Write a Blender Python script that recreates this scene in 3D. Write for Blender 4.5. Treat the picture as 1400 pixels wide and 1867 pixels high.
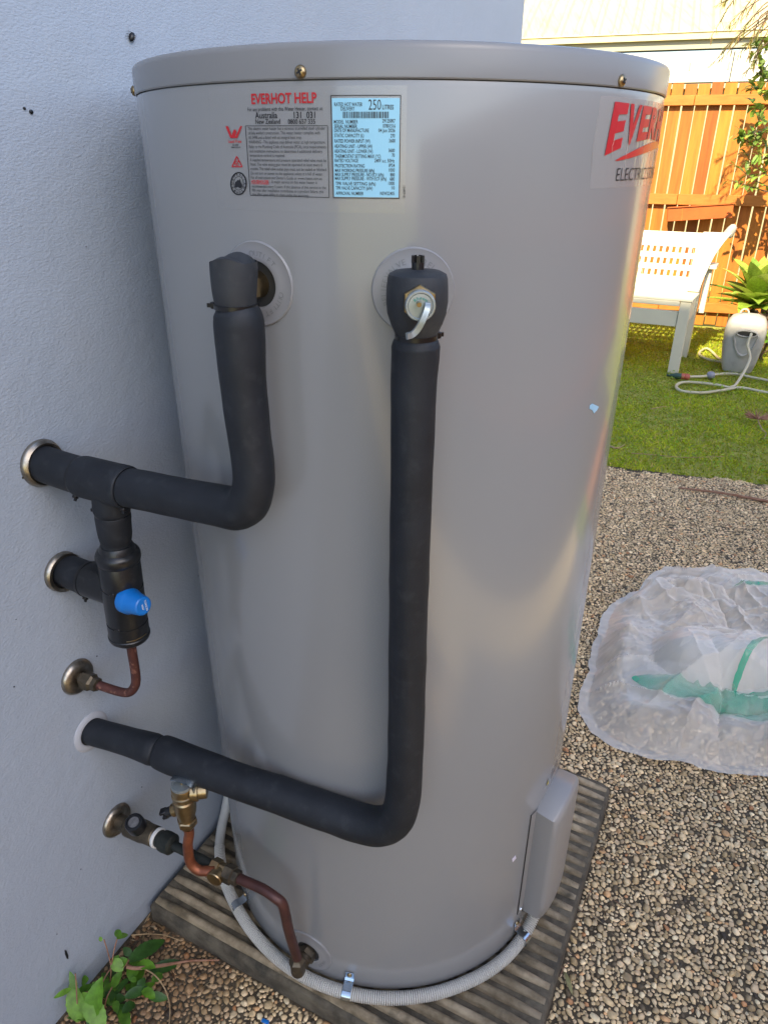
import bpy, bmesh, math, random
import numpy as np
from math import sin, cos, radians, degrees, pi, sqrt, atan2, hypot
from mathutils import Vector, noise as mnoise
random.seed(7); rng = np.random.default_rng(7)
for o in list(bpy.data.objects): bpy.data.objects.remove(o)
sc = bpy.context.scene; COL = sc.collection

# ------------------------------------------------------------------ camera
FPX = 1295.6                                   # focal length in pixels of a 1400 x 1867 frame
PSI, TH, RO = -0.015552, 0.465031, 0.005741
CAM = np.array([0.0, -0.9964, 1.281])
Fw = np.array([sin(PSI)*cos(TH), cos(PSI)*cos(TH), -sin(TH)])
_r = np.array([cos(PSI), -sin(PSI), 0.0]); _u = np.cross(_r, Fw)
Rt = _r*cos(RO)+_u*sin(RO); Up = -_r*sin(RO)+_u*cos(RO)
cd = bpy.data.cameras.new('camera'); cam = bpy.data.objects.new('camera', cd); COL.objects.link(cam)
from mathutils import Matrix
M = Matrix(((Rt[0], Up[0], -Fw[0], CAM[0]), (Rt[1], Up[1], -Fw[1], CAM[1]), (Rt[2], Up[2], -Fw[2], CAM[2]), (0, 0, 0, 1)))
cam.matrix_world = M
cd.sensor_fit = 'VERTICAL'; cd.sensor_height = 24.0; cd.lens = 24.0*FPX/1867.0
cd.clip_start = 0.02; cd.clip_end = 400
sc.camera = cam
# ------------------------------------------------------------------ sky, sun, exposure
SUN_EL, SUN_HEAD = 40.0, 31.0                  # heading the light travels, degrees right of +Y
w = bpy.data.worlds.new('World'); sc.world = w; w.use_nodes = True
nt = w.node_tree; bg = nt.nodes['Background']
sky = nt.nodes.new('ShaderNodeTexSky'); sky.sky_type = 'NISHITA'; sky.sun_disc = False
sky.sun_elevation = radians(SUN_EL); sky.sun_rotation = radians(180-SUN_HEAD)
sky.dust_density = 1.3; sky.air_density = 1.0; sky.ozone_density = 1.6
nt.links.new(sky.outputs[0], bg.inputs[0]); bg.inputs[1].default_value = 0.15
sd = bpy.data.lights.new('sun', 'SUN'); sd.energy = 5.0; sd.angle = radians(0.5); sd.color = (1.0, 0.84, 0.54)
so = bpy.data.objects.new('sun', sd); COL.objects.link(so)
_d = Vector((sin(radians(SUN_HEAD))*cos(radians(SUN_EL)), cos(radians(SUN_HEAD))*cos(radians(SUN_EL)), -sin(radians(SUN_EL))))
so.rotation_euler = _d.to_track_quat('-Z', 'Y').to_euler(); so.location = (-4, -6, 9)
sc.view_settings.view_transform = 'Standard'; sc.view_settings.look = 'None'
sc.view_settings.exposure = 1.38; sc.view_settings.gamma = 1.0; sc.view_settings.use_curve_mapping = False
sc.cycles.max_bounces = 10; sc.cycles.transparent_max_bounces = 16; sc.cycles.diffuse_bounces = 5
sc.cycles.caustics_reflective = False; sc.cycles.caustics_refractive = False

# ------------------------------------------------------------------ frames
R_T = 0.305                                    # tank radius, axis at the origin
A = radians(64)
EU = np.array([cos(A), sin(A), 0]); EV = np.array([sin(A), -cos(A), 0]); EZ = np.array([0, 0, 1.0])
def W(u, v, z): return EU*u+EV*v+EZ*z          # along the wall, out of the wall, up
WALL_V = -0.339
FA = radians(-17)                              # fence and lawn edge direction
FD = np.array([cos(FA), sin(FA), 0]); FN = np.array([-sin(FA), cos(FA), 0])
def S(s, o, z): return FD*s+FN*o+EZ*z          # along the fence, away from the house, up
def ray(x, y):
    v = Fw+Rt*(x-700)/FPX-Up*(y-933.5)/FPX
    return v/np.linalg.norm(v)
def tank_pt(x, y, r=R_T):                      # where the sight line of a photo point meets the tank: (angle, z)
    v = ray(x, y); a = v[0]**2+v[1]**2; b = 2*(CAM[0]*v[0]+CAM[1]*v[1]); c = CAM[0]**2+CAM[1]**2-r*r
    t = (-b-sqrt(max(b*b-4*a*c, 0)))/(2*a); P = CAM+v*t
    return atan2(P[0], -P[1]), P[2]
def cyl(a, z, h=0.0): return np.array([(R_T+h)*sin(a), -(R_T+h)*cos(a), z])
def on_plane(x, y, n, d):
    v = ray(x, y); return CAM+v*(d-n@CAM)/(n@v)
def ground(x, y, z=0.0): return on_plane(x, y, EZ, z)

# ------------------------------------------------------------------ materials
def mat(name, col, rough=0.6, metal=0.0, col2=None, scale=20.0, detail=4.0, bump=0.0, bscale=None, bdist=0.002, spec=0.5, coat=0.0,
        spots=None, spot_scale=60, spot_amt=0.6, rough2=None, attr=None, stretch=None, trans=0.0, contrast=(0.35, 0.65), world=False):
    m = bpy.data.materials.new(name); m.use_nodes = True; n = m.node_tree; L = n.links
    b = n.nodes['Principled BSDF']
    b.inputs['Base Color'].default_value = (*col, 1); b.inputs['Roughness'].default_value = rough
    b.inputs['Metallic'].default_value = metal; b.inputs['Specular IOR Level'].default_value = spec
    b.inputs['Coat Weight'].default_value = coat; b.inputs['Coat Roughness'].default_value = .10
    tc = n.nodes.new('ShaderNodeTexCoord'); src = tc.outputs['Object']
    if world: src = n.nodes.new('ShaderNodeNewGeometry').outputs['Position']
    if stretch:
        mp = n.nodes.new('ShaderNodeMapping'); mp.inputs['Scale'].default_value = stretch; L.new(src, mp.inputs[0]); src = mp.outputs[0]
    last = None
    if col2 is not None:
        t = n.nodes.new('ShaderNodeTexNoise'); t.inputs['Scale'].default_value = scale; t.inputs['Detail'].default_value = detail
        t.inputs['Roughness'].default_value = 0.6
        L.new(src, t.inputs['Vector'])
        r = n.nodes.new('ShaderNodeValToRGB'); r.color_ramp.elements[0].position = contrast[0]; r.color_ramp.elements[1].position = contrast[1]
        r.color_ramp.elements[0].color = (*col, 1); r.color_ramp.elements[1].color = (*col2, 1)
        L.new(t.outputs['Fac'], r.inputs[0]); last = r.outputs[0]
        if rough2 is not None:
            mr = n.nodes.new('ShaderNodeMapRange'); mr.inputs[3].default_value = rough; mr.inputs[4].default_value = rough2
            mr.inputs[1].default_value = contrast[0]; mr.inputs[2].default_value = contrast[1]
            L.new(t.outputs['Fac'], mr.inputs[0]); L.new(mr.outputs[0], b.inputs['Roughness'])
    if attr:
        at = n.nodes.new('ShaderNodeAttribute'); at.attribute_name = attr; last = at.outputs['Color']
        t = n.nodes.new('ShaderNodeTexNoise'); t.inputs['Scale'].default_value = 90; t.inputs['Detail'].default_value = 5; L.new(src, t.inputs['Vector'])
        mr = n.nodes.new('ShaderNodeMapRange'); mr.inputs[1].default_value = .3; mr.inputs[2].default_value = .7; mr.inputs[3].default_value = .66; mr.inputs[4].default_value = 1.22; L.new(t.outputs['Fac'], mr.inputs[0])
        vm = n.nodes.new('ShaderNodeVectorMath'); vm.operation = 'SCALE'; L.new(last, vm.inputs[0]); L.new(mr.outputs[0], vm.inputs['Scale']); last = vm.outputs[0]
    if spots is not None:
        t = n.nodes.new('ShaderNodeTexNoise'); t.inputs['Scale'].default_value = spot_scale; t.inputs['Detail'].default_value = 6
        L.new(src, t.inputs['Vector'])
        r = n.nodes.new('ShaderNodeValToRGB'); r.color_ramp.elements[0].position = 0.56; r.color_ramp.elements[1].position = 0.7
        r.color_ramp.elements[0].color = (0, 0, 0, 1); r.color_ramp.elements[1].color = (spot_amt,)*3+(1,)
        L.new(t.outputs['Fac'], r.inputs[0])
        mx = n.nodes.new('ShaderNodeMix'); mx.data_type = 'RGBA'
        L.new(r.outputs[0], mx.inputs[0])
        if last is not None: L.new(last, mx.inputs[6])
        else: mx.inputs[6].default_value = (*col, 1)
        mx.inputs[7].default_value = (*spots, 1); last = mx.outputs[2]
    if world and last is not None:
        oi = n.nodes.new('ShaderNodeObjectInfo'); mr = n.nodes.new('ShaderNodeMapRange'); mr.inputs[3].default_value = .70; mr.inputs[4].default_value = 1.18; L.new(oi.outputs['Random'], mr.inputs[0])
        vm = n.nodes.new('ShaderNodeVectorMath'); vm.operation = 'SCALE'; L.new(last, vm.inputs[0]); L.new(mr.outputs[0], vm.inputs['Scale']); last = vm.outputs[0]
    if last is not None: L.new(last, b.inputs['Base Color'])
    if bump:
        t = n.nodes.new('ShaderNodeTexNoise'); t.inputs['Scale'].default_value = bscale or scale; t.inputs['Detail'].default_value = 5
        t.inputs['Roughness'].default_value = 0.65
        L.new(src, t.inputs['Vector'])
        bp = n.nodes.new('ShaderNodeBump'); bp.inputs['Strength'].default_value = bump; bp.inputs['Distance'].default_value = bdist
        L.new(t.outputs['Fac'], bp.inputs['Height']); L.new(bp.outputs[0], b.inputs['Normal'])
    if trans:
        tr = n.nodes.new('ShaderNodeBsdfTranslucent')
        if last is not None: L.new(last, tr.inputs[0])
        else: tr.inputs[0].default_value = (*col, 1)
        mx = n.nodes.new('ShaderNodeMixShader'); mx.inputs[0].default_value = trans
        L.new(b.outputs[0], mx.inputs[1]); L.new(tr.outputs[0], mx.inputs[2]); L.new(mx.outputs[0], n.nodes['Material Output'].inputs[0])
    return m
def film(name, alpha, col, rough=0.15, bump=0.0, bscale=80, bdist=.002, transl=0.0, var=0.0):
    m = bpy.data.materials.new(name); m.use_nodes = True; n = m.node_tree; L = n.links
    b = n.nodes['Principled BSDF']; b.inputs['Base Color'].default_value = (*col, 1); b.inputs['Roughness'].default_value = rough
    tp = n.nodes.new('ShaderNodeBsdfTransparent'); mx = n.nodes.new('ShaderNodeMixShader'); mx.inputs[0].default_value = alpha
    tc = n.nodes.new('ShaderNodeTexCoord')
    if bump:
        t = n.nodes.new('ShaderNodeTexNoise'); t.inputs['Scale'].default_value = bscale; t.inputs['Detail'].default_value = 4
        L.new(tc.outputs['Object'], t.inputs['Vector'])
        bp = n.nodes.new('ShaderNodeBump'); bp.inputs['Strength'].default_value = bump; bp.inputs['Distance'].default_value = bdist
        L.new(t.outputs['Fac'], bp.inputs['Height']); L.new(bp.outputs[0], b.inputs['Normal'])
    if var:
        t = n.nodes.new('ShaderNodeTexNoise'); t.inputs['Scale'].default_value = 9; t.inputs['Detail'].default_value = 5
        L.new(tc.outputs['Object'], t.inputs['Vector'])
        mr = n.nodes.new('ShaderNodeMapRange'); mr.inputs[1].default_value = .35; mr.inputs[2].default_value = .65
        mr.inputs[3].default_value = alpha-var; mr.inputs[4].default_value = alpha+var
        L.new(t.outputs['Fac'], mr.inputs[0]); L.new(mr.outputs[0], mx.inputs[0])
    sh = b.outputs[0]
    if transl:
        tr = n.nodes.new('ShaderNodeBsdfTranslucent'); tr.inputs[0].default_value = (*col, 1)
        m2 = n.nodes.new('ShaderNodeMixShader'); m2.inputs[0].default_value = transl
        L.new(sh, m2.inputs[1]); L.new(tr.outputs[0], m2.inputs[2]); sh = m2.outputs[0]
    L.new(tp.outputs[0], mx.inputs[1]); L.new(sh, mx.inputs[2]); L.new(mx.outputs[0], n.nodes['Material Output'].inputs[0])
    return m

def wall_material():
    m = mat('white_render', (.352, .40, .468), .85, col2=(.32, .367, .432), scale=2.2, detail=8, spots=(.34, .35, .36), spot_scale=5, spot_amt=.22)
    n = m.node_tree; L = n.links; b = n.nodes['Principled BSDF']; tc = n.nodes.new('ShaderNodeTexCoord')
    a = n.nodes.new('ShaderNodeTexNoise'); a.inputs['Scale'].default_value = 190; a.inputs['Detail'].default_value = 3; a.inputs['Roughness'].default_value = .6
    c = n.nodes.new('ShaderNodeTexNoise'); c.inputs['Scale'].default_value = 38; c.inputs['Detail'].default_value = 4
    mp = n.nodes.new('ShaderNodeMapping'); mp.inputs['Rotation'].default_value = (0, radians(-20), 0); mp.inputs['Scale'].default_value = (1, 1, 2.2)
    L.new(tc.outputs['Object'], mp.inputs[0]); L.new(mp.outputs[0], a.inputs['Vector']); L.new(tc.outputs['Object'], c.inputs['Vector'])
    ad = n.nodes.new('ShaderNodeMath'); ad.operation = 'MULTIPLY_ADD'; ad.inputs[1].default_value = 1.1
    L.new(c.outputs['Fac'], ad.inputs[0]); L.new(a.outputs['Fac'], ad.inputs[2])
    bp = n.nodes.new('ShaderNodeBump'); bp.inputs['Strength'].default_value = .5; bp.inputs['Distance'].default_value = .0026
    L.new(ad.outputs[0], bp.inputs['Height']); L.new(bp.outputs[0], b.inputs['Normal'])
    return m
M_WALL = wall_material()
M_TANK = mat('grey_enamel_steel', (.236, .240, .244), .23, spec=.5, coat=.5, col2=(.246, .250, .253), scale=2.0, bump=.08, bscale=7, bdist=.003)
M_LID = mat('grey_enamel_lid', (.212, .214, .22), .26, bump=.05, bscale=10, bdist=.003)
M_PLAST = mat('grey_moulded_plastic', (.24, .24, .246), .38, bump=.06, bscale=350, bdist=.0006)
M_BOXPL = mat('grey_cover_plastic', (.255, .25, .246), .33, bump=.05, bscale=400, bdist=.0006)
M_FOAM = mat('black_foam_lagging', (.007, .009, .013), .6, col2=(.012, .015, .0205), scale=26, bump=.25, bscale=420, bdist=.0008, spots=(.06, .065, .07), spot_scale=70, spot_amt=.16, spec=.4)
M_FOAMG = mat('weathered_foam_lagging', (.016, .019, .024), .62, col2=(.027, .03, .035), scale=22, bump=.25, bscale=420, bdist=.0008, spots=(.09, .09, .09), spot_scale=60, spot_amt=.2, spec=.45)
M_BLACK = mat('black_moulded_plastic', (.008, .009, .011), .32, bump=.1, bscale=120, bdist=.001, spots=(.05, .05, .05), spot_scale=180, spot_amt=.25)
M_TIE = mat('black_nylon', (.007, .007, .008), .3)
M_BRASS = mat('brass', (.40, .30, .17), .32, 1.0, col2=(.26, .19, .10), scale=40, bump=.15, bscale=160, bdist=.0008)
M_DBRASS = mat('tarnished_brass', (.16, .13, .09), .5, .8, col2=(.07, .06, .045), scale=50, bump=.3, bscale=180, bdist=.001)
M_ZINC = mat('zinc_plated_steel', (.62, .66, .70), .22, 1.0, col2=(.48, .56, .62), scale=60, bump=.1, bscale=120, bdist=.001)
M_DISC = mat('dull_pressed_steel', (.40, .43, .44), .38, .7, col2=(.30, .35, .36), scale=50, bump=.15, bscale=120, bdist=.0008)
M_CHROME = mat('aged_chrome', (.42, .38, .32), .3, 1.0, col2=(.16, .13, .10), scale=42, detail=6, bump=.2, bscale=160, bdist=.0008, rough2=.5)
M_COPPER = mat('copper', (.30, .10, .045), .45, .6, col2=(.17, .055, .03), scale=40, bump=.15, bscale=160, bdist=.0006)
M_OLDCOP = mat('oxidised_copper', (.12, .045, .035), .5, .45, col2=(.075, .03, .026), scale=55, spots=(.42, .2, .14), spot_scale=110, spot_amt=.7, bump=.2, bscale=200, bdist=.0006)
M_PAINTCOP = mat('maroon_copper', (.085, .032, .026), .45, .3, col2=(.055, .022, .019), scale=40)
M_DKPIPE = mat('verdigris_dark_metal', (.035, .04, .036), .55, .5, col2=(.02, .024, .021), scale=60, bump=.3, bscale=200, bdist=.0008)
M_CONDUIT = mat('grey_corrugated_plastic', (.56, .55, .51), .5, col2=(.48, .47, .43), scale=14)
M_BLUE = mat('blue_plastic_cap', (.005, .15, .50), .35)
M_WHITE = mat('white_plastic', (.7, .7, .68), .5)
M_WFL = mat('painted_flange', (.40, .415, .45), .6)
M_RED = mat('red_print', (.46, .012, .018), .4)
M_INK = mat('black_print', (.012, .012, .016), .45)
M_ORANGE = mat('orange_print', (.55, .11, .02), .4)
M_SWOOSH = mat('red_to_orange_print', (.50, .02, .02), .4)
_n = M_SWOOSH.node_tree; _tc = _n.nodes.new('ShaderNodeTexCoord'); _sx = _n.nodes.new('ShaderNodeSeparateXYZ'); _rp = _n.nodes.new('ShaderNodeValToRGB')
_mr = _n.nodes.new('ShaderNodeMapRange'); _mr.inputs[1].default_value = -.19; _mr.inputs[2].default_value = -.09; _rp.color_ramp.elements[0].color = (.50, .02, .02, 1); _rp.color_ramp.elements[1].color = (.70, .30, .03, 1)
_n.links.new(_tc.outputs['Object'], _sx.inputs[0]); _n.links.new(_sx.outputs[1], _mr.inputs[0]); _n.links.new(_mr.outputs[0], _rp.inputs[0]); _n.links.new(_rp.outputs[0], _n.nodes['Principled BSDF'].inputs['Base Color'])
M_LBLUE = mat('light_blue_label', (.28, .58, .75), .35)
M_PALEBLUE = mat('pale_blue_paper', (.30, .50, .66), .6)
M_PALE = mat('pale_sticker', (.62, .58, .68), .5)
M_YEL = mat('yellow_print', (.6, .5, .03), .5)
M_GREENINK = mat('green_print', (.03, .25, .20), .5)
def gloss_film(name, rough, bump=0.0, stretch=(1, 1, 1), bscale=40, bdist=.001, haze=.03):
    m = bpy.data.materials.new(name); m.use_nodes = True; n = m.node_tree; L = n.links; n.nodes.remove(n.nodes['Principled BSDF'])
    tp = n.nodes.new('ShaderNodeBsdfTransparent'); gl = n.nodes.new('ShaderNodeBsdfGlossy'); gl.inputs['Roughness'].default_value = rough
    df = n.nodes.new('ShaderNodeBsdfDiffuse'); df.inputs[0].default_value = (.75, .75, .74, 1); lw = n.nodes.new('ShaderNodeLayerWeight'); pw5 = n.nodes.new('ShaderNodeMath'); pw5.operation = 'POWER'; pw5.inputs[1].default_value = 4.0; fr = n.nodes.new('ShaderNodeMath'); fr.operation = 'MULTIPLY_ADD'; fr.inputs[1].default_value = .9; fr.inputs[2].default_value = .035; L.new(lw.outputs['Facing'], pw5.inputs[0]); L.new(pw5.outputs[0], fr.inputs[0])
    m1 = n.nodes.new('ShaderNodeMixShader'); m1.inputs[0].default_value = haze; m2 = n.nodes.new('ShaderNodeMixShader')
    tc = n.nodes.new('ShaderNodeTexCoord'); mp = n.nodes.new('ShaderNodeMapping'); mp.inputs['Scale'].default_value = stretch; L.new(tc.outputs['Object'], mp.inputs[0])
    t = n.nodes.new('ShaderNodeTexNoise'); t.inputs['Scale'].default_value = bscale; t.inputs['Detail'].default_value = 3; L.new(mp.outputs[0], t.inputs['Vector'])
    bp = n.nodes.new('ShaderNodeBump'); bp.inputs['Strength'].default_value = bump; bp.inputs['Distance'].default_value = bdist; L.new(t.outputs['Fac'], bp.inputs['Height'])
    L.new(bp.outputs[0], gl.inputs['Normal'])
    L.new(tp.outputs[0], m1.inputs[1]); L.new(df.outputs[0], m1.inputs[2]); L.new(fr.outputs[0], m2.inputs[0]); L.new(m1.outputs[0], m2.inputs[1]); L.new(gl.outputs[0], m2.inputs[2])
    L.new(m2.outputs[0], n.nodes['Material Output'].inputs[0]); return m
M_CLEAR = gloss_film('clear_sticker_film', .16, .25, (1, 1, 1), 40, .0006, .045)
M_CLEARW = gloss_film('wrinkled_clear_sticker_film', .10, .9, (1, 1, .10), 75, .0018, .13)
M_GASKET = mat('dark_gasket', (.02, .024, .03), .7)
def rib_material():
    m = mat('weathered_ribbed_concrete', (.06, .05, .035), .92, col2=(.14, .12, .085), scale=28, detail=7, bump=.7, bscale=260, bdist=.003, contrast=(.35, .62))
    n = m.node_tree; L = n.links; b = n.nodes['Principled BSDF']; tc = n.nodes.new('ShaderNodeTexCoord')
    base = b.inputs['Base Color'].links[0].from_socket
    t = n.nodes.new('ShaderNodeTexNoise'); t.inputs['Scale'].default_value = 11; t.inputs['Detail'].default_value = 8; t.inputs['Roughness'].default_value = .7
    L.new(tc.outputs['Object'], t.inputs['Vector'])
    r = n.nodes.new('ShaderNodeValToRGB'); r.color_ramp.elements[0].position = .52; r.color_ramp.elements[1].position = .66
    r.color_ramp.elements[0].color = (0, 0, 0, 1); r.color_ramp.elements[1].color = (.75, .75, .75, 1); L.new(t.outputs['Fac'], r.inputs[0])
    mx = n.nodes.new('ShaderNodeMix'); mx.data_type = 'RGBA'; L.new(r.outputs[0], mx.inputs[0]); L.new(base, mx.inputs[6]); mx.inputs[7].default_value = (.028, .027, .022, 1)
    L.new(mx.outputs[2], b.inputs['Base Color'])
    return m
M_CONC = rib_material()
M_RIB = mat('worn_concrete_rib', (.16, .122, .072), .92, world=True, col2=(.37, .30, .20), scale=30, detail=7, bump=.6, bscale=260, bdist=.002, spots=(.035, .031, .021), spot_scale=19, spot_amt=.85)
M_MORTAR = mat('dark_mortar', (.11, .083, .05), .95, col2=(.05, .037, .021), scale=30, bump=.8, bscale=160, bdist=.004)
M_PEB = mat('pebble_stone', (.4, .36, .3), .62, attr='tint', bump=.25, bscale=260, bdist=.001)
M_SAND = mat('added_bounce_sand', (.68, .56, .34), .9, col2=(.58, .47, .29), scale=30, bump=.8, bscale=120, bdist=.01)  # kept pale so the added strip bounces more light
M_TURF = mat('added_turf', (.36, .44, .05), .9, col2=(.42, .44, .08), scale=30, bump=.8, bscale=120, bdist=.01)  # turf of the added strip mirrored in the tank
M_DARKSOIL = mat('added_dark_soil', (.045, .034, .022), .95, col2=(.07, .055, .03), scale=20, bump=.8, bscale=80, bdist=.015)  # kept dark so the added bed ends the reflected streak
M_MULCH = mat('added_mulch', (.62, .28, .09), .9, col2=(.46, .19, .06), scale=40, bump=.8, bscale=60, bdist=.01)  # bright orange, raised for the tank's reflection
M_SOIL = mat('lawn_soil', (.38, .37, .08), .95, col2=(.28, .31, .05), scale=9, bump=.8, bscale=60, bdist=.02)
M_GRASS = mat('grass_blade', (.06, .12, .02), .55, attr='tint', trans=.5)
M_LEAF = mat('leaf_green', (.06, .14, .025), .42, attr='tint', trans=.3, bump=.35, bscale=160, bdist=.002)
M_WOOD = mat('orange_stained_paling', world=True, col=(.34, .092, .008), rough=.65, col2=(.45, .145, .014), scale=6, detail=6, stretch=(6, 6, .5), bump=.3, bscale=10, bdist=.004)
M_RAIL = mat('orange_stained_rail', (.42, .135, .018), .65, col2=(.48, .175, .028), scale=5, detail=5, stretch=(.6, 6, 6), bump=.3, bscale=10, bdist=.003)
M_TROUGH = mat('terracotta_painted_timber', (.40, .085, .012), .55, col2=(.45, .105, .016), scale=7)
M_LOWWALL = mat('cream_lower_wall', (.40, .36, .23), .7, col2=(.34, .30, .19), scale=3)
M_BENCH = mat('white_painted_timber', (.62, .585, .46), .5, col2=(.57, .54, .43), scale=6)
M_REEL = mat('pale_grey_weathered_plastic', (.43, .415, .38), .6, col2=(.33, .318, .29), scale=7, detail=7, spots=(.25, .24, .22), spot_scale=20, spot_amt=.5)
M_HOSE = mat('cream_hose', (.52, .47, .33), .5)
M_HDARK = mat('recess_shade', (.02, .02, .018), .7)  # flat black standing in for the shade inside holes
M_NGREEN = mat('dark_green_plastic', (.03, .07, .05), .4)
M_NRED = mat('faded_red_plastic', (.42, .1, .06), .45)
M_NGREY = mat('grey_plastic', (.24, .24, .28), .4)
M_ROOF = mat('cream_roof_sheet', (.52, .45, .28), .5, col2=(.34, .25, .16), scale=4, detail=7, stretch=(7, .5, 1), contrast=(.5, .78))
M_GUT = mat('cream_gutter', (.56, .50, .32), .4)
M_FASC = mat('grey_cream_fascia', (.34, .34, .27), .6)
M_NWALL = mat('white_cladding', (.54, .545, .50), .6, col2=(.49, .50, .47), scale=2)
M_BARK = mat('brown_bark', (.12, .075, .045), .9, col2=(.07, .045, .03), scale=60, bump=.5)
M_TWIG = mat('dry_reddish_twig', (.22, .10, .055), .8, col2=(.30, .17, .11), scale=60)
M_STRAW = mat('dry_straw', (.42, .30, .16), .8, col2=(.30, .2, .1), scale=60)
M_DRYF = mat('dry_pink_flower', (.42, .22, .15), .8, col2=(.30, .15, .09), scale=50)
M_BAG = film('clear_polythene_film', .30, (.95, .91, .83), .09, transl=.12)
_n = M_BAG.node_tree; _lw = _n.nodes.new('ShaderNodeLayerWeight'); _lw.inputs[0].default_value = .5; _p = _n.nodes.new('ShaderNodeMath'); _p.operation = 'POWER'; _p.inputs[1].default_value = 1.9
_m = _n.nodes.new('ShaderNodeMath'); _m.operation = 'MULTIPLY_ADD'; _m.inputs[1].default_value = .62; _m.inputs[2].default_value = .40
_n.links.new(_lw.outputs['Facing'], _p.inputs[0]); _n.links.new(_p.outputs[0], _m.inputs[0])
for _q in _n.nodes:
    if _q.type == 'MIX_SHADER' and _q.inputs[1].links and _q.inputs[1].links[0].from_node.type == 'BSDF_TRANSPARENT': _n.links.new(_m.outputs[0], _q.inputs[0])
M_GREENP = film('green_tinted_polythene', .48, (.02, .50, .30), .12, transl=.25, var=.2)
M_FOAMW = mat('white_packing_foam', (.66, .63, .55), .6, trans=.25)
M_ROOFT = mat('dark_roof', (.08, .08, .085), .7)
M_INSECT = mat('black_beetle_shell', (.006, .006, .006), .3)

# ------------------------------------------------------------------ geometry helpers
ORG = {}
def frame(axis, ref=None):
    a = np.array(axis, float); a /= np.linalg.norm(a)
    r = np.array(ref, float) if ref is not None else (EZ if abs(a[2]) < .9 else np.array([1., 0, 0]))
    x = r-a*(r@a); x /= np.linalg.norm(x)
    return x, np.cross(a, x), a
def crom(P, n=8):
    P = [np.array(p, float) for p in P]; out = []
    Q = [2*P[0]-P[1]]+P+[2*P[-1]-P[-2]]
    for i in range(1, len(Q)-2):
        for k in range(n):
            t = k/n; a, b, c, d = Q[i-1:i+3]
            out.append(.5*((2*b)+(-a+c)*t+(2*a-5*b+4*c-d)*t*t+(-a+3*b-3*c+d)*t**3))
    out.append(P[-1]); return out
class MB:
    def __init__(s): s.v = []; s.f = []
    def add(s, V, F):
        b = len(s.v); s.v += [tuple(map(float, p)) for p in V]; s.f += [tuple(b+i for i in f) for f in F]; return s
    def tube(s, path, r, n=20, caps=True, wob=0.0, sq=None):
        P = [np.array(p, float) for p in path]; m = len(P)
        rr = [r]*m if np.isscalar(r) else list(r)
        T = [P[min(i+1, m-1)]-P[max(i-1, 0)] for i in range(m)]; T = [t/(np.linalg.norm(t)+1e-12) for t in T]
        x, y, _ = frame(T[0]); V = []
        for i in range(m):
            x = x-T[i]*(x@T[i]); x /= np.linalg.norm(x); y = np.cross(T[i], x)
            for k in range(n):
                a = 2*pi*k/n; q = rr[i]
                d = x*cos(a)+y*sin(a)
                if wob: q *= 1+wob*mnoise.noise(Vector(P[i]*28+d*1.3))
                V.append(P[i]+d*q)
        F = [(i*n+k, i*n+(k+1) % n, (i+1)*n+(k+1) % n, (i+1)*n+k) for i in range(m-1) for k in range(n)]
        if caps: F += [tuple(range(n))[::-1], tuple((m-1)*n+k for k in range(n))]
        return s.add(V, F)
    def lathe(s, prof, o, axis, n=32, caps=True, ref=None, ph=0.0):
        x, y, a = frame(axis, ref); o = np.array(o, float); V = []
        for (r, h) in prof:
            for k in range(n):
                t = 2*pi*k/n+ph; V.append(o+a*h+(x*cos(t)+y*sin(t))*r)
        m = len(prof)
        F = [(i*n+k, i*n+(k+1) % n, (i+1)*n+(k+1) % n, (i+1)*n+k) for i in range(m-1) for k in range(n)]
        if caps: F += [tuple(range(n))[::-1], tuple((m-1)*n+k for k in range(n))]
        return s.add(V, F)
    def box(s, c, size, ax=None, b=0.0):
        X, Y, Z = ax if ax is not None else (np.array([1., 0, 0]), np.array([0, 1., 0]), EZ)
        c = np.array(c, float); h = np.array(size, float)/2
        if b <= 0:
            V = [c+X*h[0]*i+Y*h[1]*j+Z*h[2]*k for k in (-1, 1) for j in (-1, 1) for i in (-1, 1)]
            return s.add(V, [(0, 2, 3, 1), (4, 5, 7, 6), (0, 1, 5, 4), (2, 6, 7, 3), (0, 4, 6, 2), (1, 3, 7, 5)])
        b = min(b, h.min()*.95); V = []; idx = {}
        for i in (-1, 1):
            for j in (-1, 1):
                for k in (-1, 1):
                    for a in range(3):
                        e = [h[0]-b, h[1]-b, h[2]-b]; e[a] += b
                        idx[i, j, k, a] = len(V); V.append(c+X*e[0]*i+Y*e[1]*j+Z*e[2]*k)
        F = []
        for q in (-1, 1):
            F.append([idx[q, *p, 0] for p in ((-1, -1), (1, -1), (1, 1), (-1, 1))][::q])
            F.append([idx[p[1], q, p[0], 1] for p in ((-1, -1), (1, -1), (1, 1), (-1, 1))][::q])
            F.append([idx[p[0], p[1], q, 2] for p in ((-1, -1), (1, -1), (1, 1), (-1, 1))][::q])
        for i in (-1, 1):
            for j in (-1, 1):
                F.append([idx[i, j, -1, 0], idx[i, j, 1, 0], idx[i, j, 1, 1], idx[i, j, -1, 1]])
                F.append([idx[i, -1, j, 0], idx[i, 1, j, 0], idx[i, 1, j, 2], idx[i, -1, j, 2]])
                F.append([idx[-1, i, j, 1], idx[1, i, j, 1], idx[1, i, j, 2], idx[-1, i, j, 2]])
                for k in (-1, 1): F.append([idx[i, j, k, 0], idx[i, j, k, 1], idx[i, j, k, 2]])
        return s.add(V, F)
    def prism(s, poly, o, ex, ey, ez, d):
        o = np.array(o, float); n = len(poly)
        V = [o+ex*p[0]+ey*p[1] for p in poly]+[o+ex*p[0]+ey*p[1]+ez*d for p in poly]
        return s.add(V, [tuple(range(n))[::-1], tuple(range(n, 2*n))]+[(i, (i+1) % n, n+(i+1) % n, n+i) for i in range(n)])
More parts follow.
